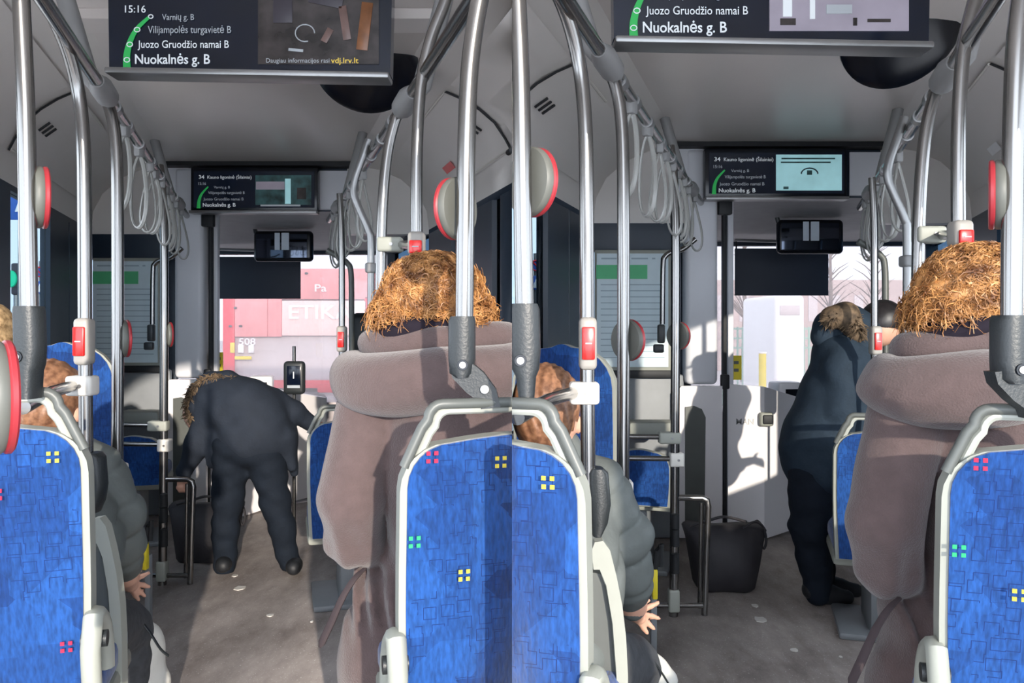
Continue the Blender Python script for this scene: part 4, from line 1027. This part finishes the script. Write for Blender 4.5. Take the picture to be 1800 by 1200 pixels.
def fair_passenger():
    d0 = 2.9
    t = thing('person', 'fair-haired passenger barely visible at the left edge of the left picture', 'person', pt(-30, 1250, d0))
    s = Sculpt(d0, .03); s.ell((-24, 590, 0), 42, .10, 58).cap((-26, 630, 0), (-30, 690, 0), 28, 32).ell((-24, 600, .11), 7, .02, 8, k=.01)
    s.chain([(-35, 740, 0), (-35, 900, 0)], [70, 80]); s.chain([(-80, 730, 0), (-82, 850, .05), (-20, 870, .25)], [26, 22, 18]); s.chain([(25, 730, 0), (40, 850, .05), (50, 870, .25)], [30, 25, 20])
    s.chain([(-50, 920, 0), (8, 905, .4), (8, 1110, .42)], [46, 36, 26]); s.chain([(-10, 920, 0), (62, 905, .4), (62, 1110, .42)], [46, 36, 26])
    s.build('body', 'skin', t, .012)
    s = Sculpt(d0, .04); s.chain([(-35, 750, 0), (-35, 900, 0), (-35, 960, 0)], [74, 80, 80]); s.cap((-70, 735, 0), (20, 735, 0), 38, 38); s.build('jacket', 'parka', t, .014, wrinkle(.003, 25, 30))
    s = Sculpt(d0, .02); s.ell((-24, 584, -.01), 45, .112, 56).ell((-22, 606, -.03), 40, .09, 42); s.cut((-24, 620, .14), 36, .10, 50); s.build('hair', 'hair_fair', t, .0075, lambda P: .003*np.sin(P[:, 0]*170+6*np.sin(P[:, 2]*22)))

def fur_ring(t, pts, n, seed, length, name='fur_trim'):
    rnd = random.Random(seed); mb = MB()
    for i in range(n):
        k = rnd.uniform(0, len(pts)-1.001); j = int(k); c = Vector(pts[j]).lerp(Vector(pts[j+1]), k-j)
        dv = Vector((rnd.gauss(0, 1), rnd.gauss(0, 1), rnd.gauss(0, 1))).normalized(); L = length*rnd.uniform(.5, 1.2)
        mid = c+dv*L*.6; tip = c+dv*L+Vector((rnd.uniform(-.3, .3)*L, 0, -.25*L))
        mb.tube([c, mid, tip], [.006, .004, .0008], 4, cap=False)
    o = mb.build(name, 'fur', t, 80); return o

def bending_person():
    d0 = 4.35
    t = thing('person', 'person in dark parka bending over the black bag in the left picture', 'person', pt(450, 1005, d0))
    s = Sculpt(d0, .03)
    s.ell((352, 730, .12), 27, .10, 34, roll=.6)                                   # head, bent down to the left
    s.ell((337, 748, .10), 6, .02, 5, k=.01)
    s.cap((365, 712, .1), (385, 705, .08), 17, 20)
    s.chain([(395, 705, .06), (425, 725, .0), (438, 765, -.02)], [38, 42, 40])
    s.chain([(372, 720, .0), (345, 780, .02), (322, 832, .06)], [17, 13, 10])
    s.ell((318, 842, .07), 7, .02, 9, k=.01)
    for k in range(4): s.chain([(313+k*4, 848, .07), (312+k*4, 857, .07), (315+k*4, 864, .08)], [2.9, 2.7, 2.3], k=.006)
    s.chain([(324, 842, .06), (328, 850, .05), (328, 857, .05)], [3.0, 2.8, 2.4], k=.006)
    s.chain([(480, 700, .08), (515, 722, .15), (545, 742, .22)], [17, 13, 10])
    s.ell((552, 746, .24), 9, .02, 7, k=.01)
    for k in range(4): s.chain([(556, 741+k*4, .25), (564, 743+k*4, .26), (570, 747+k*4, .26)], [2.9, 2.7, 2.2], k=.006)
    s.chain([(552, 741, .24), (556, 734, .24), (561, 731, .25)], [3.0, 2.8, 2.4], k=.006)
    s.chain([(412, 770, .0), (402, 880, .0), (396, 985, .03)], [26, 15, 11]); s.chain([(462, 770, .0), (484, 880, .0), (508, 985, .03)], [26, 15, 11])
    s.cap((394, 986, 0), (392, 988, -.06), 8, 6); s.cap((510, 986, 0), (514, 991, -.06), 8, 6)
    s.build('body', 'skin', t, .0105)
    s = Sculpt(d0, .045)
    s.ell((425, 718, .02), 78, .17, 56, roll=-.25); s.ell((385, 705, .06), 48, .14, 44); s.ell((445, 765, .0), 62, .17, 52)
    s.chain([(372, 725, .0), (348, 780, .0), (325, 826, .05)], [27, 21, 15], k=.03)
    s.chain([(478, 705, .08), (515, 722, .14), (545, 741, .22)], [25, 20, 15], k=.03)
    s.chain([(385, 770, -.02), (372, 815, -.03)], [20, 9], k=.03); s.chain([(492, 770, .02), (512, 820, .05)], [28, 10], k=.03); s.cap((500, 760, .08), (518, 832, .1), 22, 8, k=.03)
    s.build('parka', 'parka', t, .013, wrinkle(.005, 24, 20))
    s = Sculpt(d0, .03)
    s.ell((436, 782, .0), 60, .15, 42)
    s.chain([(410, 790, .0), (400, 880, .0), (396, 930, .0), (395, 992, .02)], [37, 25, 22, 20]); s.chain([(464, 790, .0), (484, 880, .0), (496, 930, .0), (508, 986, .02)], [36, 25, 22, 19])
    s.build('trousers', 'trousers', t, .012, wrinkle(.004, 20, 40))
    for (u, v) in ((393, 996), (515, 1000)):
        s = Sculpt(d0, .02); s.cap((u+2, v-8, .02), (u-2 if u < 450 else u+2, v-3, -.1), 15, 12, k=.03).cap((u, v-3, .08), (u, v-2, -.12), 10, 10); s.cut((u, v+31, 0), 60, .5, 24); s.build('shoe', 'shoe', t, .009)
    # hood with fur rim
    s = Sculpt(d0, .02); s.chain([(350, 690, .05), (372, 676, .03), (400, 672, .02), (425, 680, .02)], [20, 22, 20, 14], k=.03).ell((362, 712, .06), 34, .12, 40, roll=.5); s.build('hood', 'parka', t, .010)
    P = smooth_path([pt(335, 738, d0-.05), pt(328, 712, d0-.04), pt(338, 686, d0-.04), pt(358, 668, d0-.03), pt(385, 663, d0-.03), (pt(412, 668, d0-.02))], 4)
    o = fur_ring(t, P, 420, 4, .038)
def standing_person():
    d0 = 4.35
    t = thing('person', 'standing person in long dark parka turned to the driver in the right picture', 'person', pt(528, 1005, d0))
    R = lambda u, v, dy=0: rp(u, v)+(dy,)
    s = Sculpt(d0, .03)
    s.ell(R(1546, 572, .05), 30, .10, 34, roll=-.7); s.ell(R(1580, 600, .06), 6, .02, 5, k=.01)
    s.cap(R(1515, 595, .04), R(1490, 625, .03), 18, 24)
    s.chain([R(1480, 640, .02), R(1458, 740, .0), R(1440, 830, .0)], [40, 42, 40])
    s.chain([R(1470, 650, -.12), R(1490, 740, -.16), R(1545, 790, -.1), R(1580, 780, -.08)], [18, 15, 12, 9])
    s.ell(R(1590, 778, -.08), 9, .02, 7, k=.01)
    for k in range(4): s.chain([R(1596, 773+k*5, -.08), R(1606, 775+k*5, -.08), R(1612, 780+k*5, -.08)], [2.9, 2.7, 2.2], k=.006)
    s.chain([R(1590, 772, -.08), R(1594, 764, -.08), R(1600, 761, -.08)], [3.0, 2.8, 2.4], k=.006)
    s.chain([R(1428, 830, -.08), R(1424, 930, -.06), R(1434, 1035, -.06)], [26, 17, 11]); s.chain([R(1445, 830, .1), R(1440, 930, .1), R(1450, 1025, .1)], [26, 17, 11])
    s.cap(R(1435, 1036, -.06), R(1474, 1042, -.06), 8, 6); s.cap(R(1452, 1026, .1), R(1484, 1032, .1), 8, 6)
    s.build('body', 'skin', t, .0105)
    s = Sculpt(d0, .05)
    s.chain([R(1488, 632, .02), R(1466, 700, .0), R(1448, 770, .0), R(1440, 812, .0)], [42, 52, 58, 56], flat=1.15)
    s.ell(R(1420, 780, 0), 38, .16, 42); s.ell(R(1478, 622, .0), 44, .15, 38); s.ell(R(1520, 640, .02), 34, .13, 34)
    s.ell(R(1500, 690, 0), 40, .17, 62); s.ell(R(1490, 790, 0), 44, .16, 50)
    s.chain([R(1478, 640, -.13), R(1482, 720, -.17), R(1510, 770, -.14), R(1560, 788, -.1)], [27, 25, 22, 16], k=.03)
    s.build('parka', 'parka_blue', t, .013, wrinkle(.004, 18, 26))
    s = Sculpt(d0, .035)
    s.ell(R(1440, 830, 0), 46, .16, 36)
    s.chain([R(1428, 830, -.07), R(1422, 925, -.06), R(1432, 985, -.06), R(1438, 1035, -.06)], [37, 28, 24, 22]); s.chain([R(1445, 830, .09), R(1438, 925, .1), R(1444, 1028, .1)], [36, 27, 20])
    s.build('trousers', 'trousers', t, .012, wrinkle(.004, 20, 40))
    for (u, v, dy) in ((1436, 1050, -.06), (1452, 1038, .1)):
        s = Sculpt(d0, .02); s.cap(R(u-8, v-16, dy), R(u+22, v-8, dy), 16, 14, k=.03).cap(R(u+10, v-8, dy), R(u+52, v-3, dy), 15, 11, k=.03); q = rp(u, v); s.cut((q[0], q[1]+32, dy), 130, .5, 26); s.build('shoe', 'shoe', t, .009)
    s = Sculpt(d0, .02); s.chain([R(1448, 590, .0), R(1462, 575, .02), R(1490, 570, .03), R(1518, 580, .03)], [20, 28, 32, 30], k=.03); s.ell(R(1500, 605, .02), 36, .14, 26); s.build('hood', 'parka_blue', t, .010)
    s = Sculpt(d0, .02); s.ell(R(1548, 562, .05), 32, .105, 36, roll=-.7); s.cut(R(1590, 612, .05), 26, .12, 22); s.build('hair', 'hair_black', t, .009)
    P = smooth_path([pt(*rp(1460, 562), d0-.12), pt(*rp(1472, 548), d0-.09), pt(*rp(1486, 550), d0-.1), pt(*rp(1502, 566), d0-.13), pt(*rp(1512, 588), d0-.13)], 4)
    s = Sculpt(d0, .02); s.chain([R(1462, 556, -.08), R(1486, 552, -.09), R(1506, 584, -.10)], [18, 20, 15], k=.02); s.build('fur_core', 'fur', t, .010)
    fur_ring(t, P, 650, 6, .05)

def floor_bag():
    sd = side(); d0 = 4.62
    word = 'black tote bag standing on the floor by the cab in the '+sd
    t = thing('tote_bag', word, 'bag', pt(365, 978, d0))
    mb = MB(); s = d0/F; rings = []
    prof = [(982, 322, 402, .10), (975, 318, 408, .13), (940, 312, 416, .15), (905, 306, 423, .13), (888, 300, 428, .09), (884, 302, 426, .07)]
    n = 28; vs = []; fs = []
    for i, (v, a, b, dp) in enumerate(prof):
        c = pt((a+b)/2, v, d0); rx = (b-a)/2*s
        for k in range(n):
            th = 2*math.pi*k/n; ex = math.copysign(abs(math.cos(th))**.55, math.cos(th)); ey = math.copysign(abs(math.sin(th))**.55, math.sin(th))
            wob = .012*math.sin(3*th+i*1.3)+.006*math.sin(7*th+i)
            vs.append(c+Vector((rx*ex, dp*ey+wob, wob*.6 if i > 3 else 0)))
    for i in range(len(prof)-1):
        for k in range(n): fs.append((i*n+k, i*n+(k+1) % n, (i+1)*n+(k+1) % n, (i+1)*n+k))
    fs.append(tuple(range(n))); fs.append(tuple((len(prof)-1)*n+k for k in range(n)))
    mb.add(vs, fs); mb.build('bag_body', 'bag_black', t, 60)
    for dy in (-.1, .06):
        mb = MB(); mb.tube(smooth_path([pt(395, 890, d0+dy), pt(412, 880, d0+dy), pt(426, 888, d0+dy), pt(431, 908, d0+dy), pt(427, 922, d0+dy), pt(420, 912, d0+dy)], 4), .011, 8, flat=.5); mb.build('carry_handle', 'bag_black', t)
    mb = MB(); mb.tube(smooth_path([pt(312, 886, d0-.1), pt(340, 878, d0-.12), pt(366, 872, d0-.1), pt(400, 880, d0-.1)], 4), .012, 8, flat=.6); mb.build('rim_fold', 'bag_black', t)

# =================================================================== outside
def outside():
    sd = side()
    if PAN == 'L':
        d = 14.0; s = d/F
        t = thing('red_bus', 'red bus standing ahead beyond the windscreen in the left picture', 'bus', pt(520, 740, d))
        def pan(u0, v0, u1, v1, name, m, par=t, dd=d, th=.05):
            mb = MB(); a = pt(u0, v1, dd); b = pt(u1, v0, dd); mb.box(((a.x+b.x)/2, a.y+th/2, (a.z+b.z)/2), (b.x-a.x, th, b.z-a.z), None, min(.02, th*.4)); return mb.build(name, m, par)
        mb = MB(); a, b = pt(391, 745, d), pt(690, 470, d); mb.box(((a.x+b.x)/2, a.y+1.6, (a.z+b.z)/2), (b.x-a.x, 3.0, b.z-a.z), None, .08, 3); body = mb.build('body', 'bus_grey', t)
        pan(391, 500, 412, 690, 'red_corner', 'bus_red'); pan(412, 520, 470, 592, 'pink_panel', 'bus_pink'); pan(495, 528, 645, 590, 'banner', 'banner', th=.07); pan(412, 472, 690, 526, 'upper_band', 'bus_pink')
        pan(470, 520, 495, 592, 'pink_panel', 'bus_pink'); pan(412, 668, 690, 690, 'lower_stripe', 'bus_red'); pan(430, 680, 560, 740, 'bumper', 'bus_dark'); pan(640, 520, 690, 680, 'red_side', 'bus_red')
        text('508', pt(419, 606, d-.03), 17*s, 'white_paint', 'lettering', t, True, 30*s)
        text('ETIKAI', pt(505, 560, d-.04), 34*s, 'white_paint', 'lettering', t, True, 120*s); text('Pa', pt(552, 512, d-.04), 18*s, 'white_paint', 'lettering', t, True, 22*s)
        for (u0, v0, u1, v1, m) in ((418, 606, 428, 620, 'white_paint'), (436, 606, 446, 620, 'white_paint'), (412, 626, 442, 632, 'yellow'), (404, 602, 412, 620, 'yellow')): pan(u0, v0, u1, v1, 'sign_plate', m, th=.03, dd=d-.04)
        for (u, v) in ((413, 541), (404, 573), (422, 573), (538, 480)): pan(u-3, v-2, u+3, v+2, 'dark_lamp', 'bus_dark', th=.04, dd=d-.05)
        for u in (420, 640):
            mb = MB(); c = pt(u, 735, d+.8); mb.tube([c-Vector((.14, 0, 0)), c+Vector((.14, 0, 0))], .48, 20); mb.build('wheel', 'rubber', t)
    else:
        # white van, fence, hedge bushes, trees
        d = 16.; s = d/F
        t = thing('white_van', 'white van ahead beyond the windscreen in the right picture', 'van', pt(465, 640, d))
        mb = MB(); a, b = pt(444, 715, d), pt(492, 524, d); mb.box(((a.x+b.x)/2, a.y+1, (a.z+b.z)/2+.1), (b.x-a.x, 2, b.z-a.z-.2), None, .08, 3); mb.build('van_body', 'white_paint', t)
        mb = MB(); mb.box(pt(468, 548, d)+Vector((0, .0, 0)), (.36, .03, .18), None, .01); mb.build('rear_window', 'bus_grey', t)
        for u in (450, 486):
            mb = MB(); c = pt(u, 701, d+.4); mb.tube([c-Vector((.08, 0, 0)), c+Vector((.08, 0, 0))], .22, 16); mb.build('wheel', 'rubber', t)
        d = 19.; 
        t = thing('green_fence', 'pale green railing fence beyond the windscreen in the right picture', 'fence', pt(460, 612, d))
        g = pt(460, 600, d); z0 = -.35
        for v in (577, 592, 607):
            mb = MB(); mb.box(((pt(360, v, d).x+pt(660, v, d).x)/2, g.y, pt(460, v, d).z), (300*d/F, .03, .04), None); mb.build('rail', 'fence_green', t)
        for k in range(38):
            p = pt(362+k*8, 590, d); zt = pt(0, 574, d).z
            mb = MB(); mb.box((p.x, p.y, (zt+z0)/2), (.035, .035, zt-z0), None); mb.build('picket', 'fence_green', t)
        d = 34.
        t = thing('long_building', 'long pale pinkish building in the distance of the right picture', 'building', pt(500, 610, d))
        mb = MB(); a, b = pt(300, 643, d), pt(700, 500, d); mb.box(((a.x+b.x)/2, a.y+3, (a.z+b.z)/2), (b.x-a.x, 6, b.z-a.z), None, .05); mb.build('wall', 'building', t)
        for k in range(9):
            mb = MB(); mb.box(pt(360+k*36, 545, d), (.35, .06, 1.0), None); mb.build('window', 'bus_grey', t)
        rnd = random.Random(9)
        for i, u in enumerate((395, 530, 600)):
            d = 27.; p = pt(u, 615, d); word = ('first', 'second', 'third')[i]
            t = thing('bare_tree', '%s bare tree from the left beyond the windscreen in the right picture' % word, 'tree', (p.x, p.y, -.35), 'bare trees ahead of the bus')
            hgt = rnd.uniform(3.6, 4.8)
            mb = MB(); mb.tube([(p.x, p.y, -.35), (p.x+.05, p.y, hgt*.5), (p.x, p.y, hgt)], [.09, .06, .015], 8); mb.build('trunk', 'trunk', t)
            mb = MB()
            for k in range(36):
                z = hgt*rnd.uniform(.35, .95); a = rnd.uniform(0, 6.28); L = (hgt-z)*.22+.15
                e = Vector((math.cos(a)*L, math.sin(a)*L, L*.8)); b0 = Vector((p.x, p.y, z)); mb.tube([b0, b0+e*.5+Vector((0, 0, .05)), b0+e], [.025, .016, .005], 5)
            mb.build('branches', 'trunk', t)
        t = thing('yellow_bollard', 'yellow bollard outside the windscreen in the right picture', 'bollard', pt(425, 640, 12))
        mb = MB(); p = pt(425, 610, 12); mb.tube([(p.x, p.y, -.35), (p.x, p.y, p.z-.05)], .05, 12); mb.build('post', 'yellow', t)
        mb = MB(); mb.disc((p.x, p.y, p.z-.04), .055, .055, .02, 0, math.pi/2, 16); mb.build('cap', 'white_paint', t)
    # road sign seen through the left window
    d = 7.5; u0 = 70; s = d/F
    p = pt(u0, 505, d)
    t = thing('crossing_sign', 'blue crossing sign on a post outside the left window in the '+sd, 'road sign', (p.x, p.y, -.35))
    mb = MB(); mb.tube([(p.x, p.y+.03, -.35), (p.x, p.y+.03, p.z+.25)], .025, 10); mb.build('post', 'steel_dull', t)
    mb = MB(); mb.box(p, (18*s, .02, 22*s), None, .005); b = mb.build('plate', 'sign_blue', t)
    mb = MB(); mb.poly([pt(u0-7, 513, d-.015), pt(u0+7, 513, d-.015), pt(u0, 498, d-.015)], (0, .004, 0)); mb.build('triangle', 'white_paint', b)
    c = pt(u0, 478, d); mb = MB(); mb.disc(c, 9*s, 9*s, .02, seg=24); b2 = mb.build('round_plate', 'sign_blue', t)
    mb = MB(); mb.tube([c+Vector((math.cos(a)*8*s, -.014, math.sin(a)*8*s)) for a in [k*math.pi/10 for k in range(20)]], 1.4*s, 6, closed=True); mb.build('red_ring', 'bus_red', b2)
    mb = MB(); mb.tube([c+Vector((-5*s, -.014, 5*s)), c+Vector((5*s, -.014, -5*s))], 1.2*s, 6); mb.build('red_bar', 'bus_red', b2)
    if PAN == 'L':
        p = pt(33, 360, 8.)
        t = thing('high_road_sign', 'blue and white square road sign outside the upper left window', 'road sign', (p.x, p.y, -.35))
        mb = MB(); mb.box(p, (.17, .02, .3), None, .005); b = mb.build('plate', 'sign_blue', t)
        mb = MB(); mb.poly([pt(26, 372, 7.98), pt(38, 372, 7.98), pt(34, 348, 7.98)], (0, .004, 0)); mb.build('triangle', 'white_paint', b)
        mb = MB(); mb.tube([(p.x, p.y+.03, -.35), (p.x, p.y+.03, p.z+.2)], .025, 10); mb.build('post', 'steel_dull', t)
        p = pt(24, 490, 8.5)
        t = thing('traffic_light', 'traffic light showing green outside the left window', 'traffic light', (p.x, p.y, -.35))
        mb = MB(); mb.box(p+Vector((.03, .04, 0)), (.13, .08, .34), None, .02); mb.build('housing', 'bus_dark', t)
        mb = MB(); mb.disc(p+Vector((-.02, -.01, 0)), .06, .09, .03); mb.build('green_lens', 'traffic_green', t)
        mb = MB(); mb.tube([(p.x, p.y+.05, -.35), (p.x, p.y+.05, p.z)], .03, 10); mb.build('post', 'steel_dull', t)

def build_panel(which):
    global PAN
    PAN = which; start = len(CREATED)
    setting(); seats(); poles(); rails(); displays(); front(); outside(); floor_bag()
    coat_woman(); seated_passenger()
    if which == 'L': fair_passenger(); bending_person()
    else: standing_person()
    objs = CREATED[start:]
    # each interior ends at the plane x = 0 where the other one begins
    sgn = 1 if which == 'L' else -1                 # remove the side where sgn*x > 0
    dead = []
    bpy.context.view_layer.update()
    for o in objs:
        if o.type != 'MESH': continue
        Mw = o.matrix_world; V = np.empty(len(o.data.vertices)*3); o.data.vertices.foreach_get('co', V); V = V.reshape(-1, 3)
        x = V[:, 0]*1.0+Mw.translation.x
        xs = x*sgn
        if xs.max() <= 0: continue
        if xs.min() >= 0: dead.append(o); continue
        bm = bmesh.new(); bm.from_mesh(o.data)
        g = bmesh.ops.bisect_plane(bm, geom=bm.verts[:]+bm.edges[:]+bm.faces[:], plane_co=(-Mw.translation.x, 0, 0), plane_no=(sgn, 0, 0), clear_outer=True)
        if o.name.split('.')[0] not in ('curls', 'fur_trim'):
            ed = [e for e in g['geom_cut'] if isinstance(e, bmesh.types.BMEdge) and e.is_valid]
            if ed:
                try: bmesh.ops.holes_fill(bm, edges=ed, sides=0)
                except Exception: pass
        bm.to_mesh(o.data); bm.free(); o.data.update()
        if len(o.data.vertices) == 0: dead.append(o)
    def kill(o):
        for c in list(o.children):
            if c in dead: continue
            c.parent = o.parent
        CREATED.remove(o); bpy.data.objects.remove(o)
    for o in dead: kill(o)
    for o in list(CREATED):
        if o.type == 'EMPTY' and len(o.children) == 0: CREATED.remove(o); bpy.data.objects.remove(o)

build_panel('L'); build_panel('R')
PAN = 'L'
mb = MB(); mb.add([(-60, -6, -.36), (60, -6, -.36), (60, 90, -.36), (-60, 90, -.36)], [(0, 1, 2, 3)])
struct(mb.build('ground', 'asphalt'), 'pale sunlit road outside the bus', 'road')
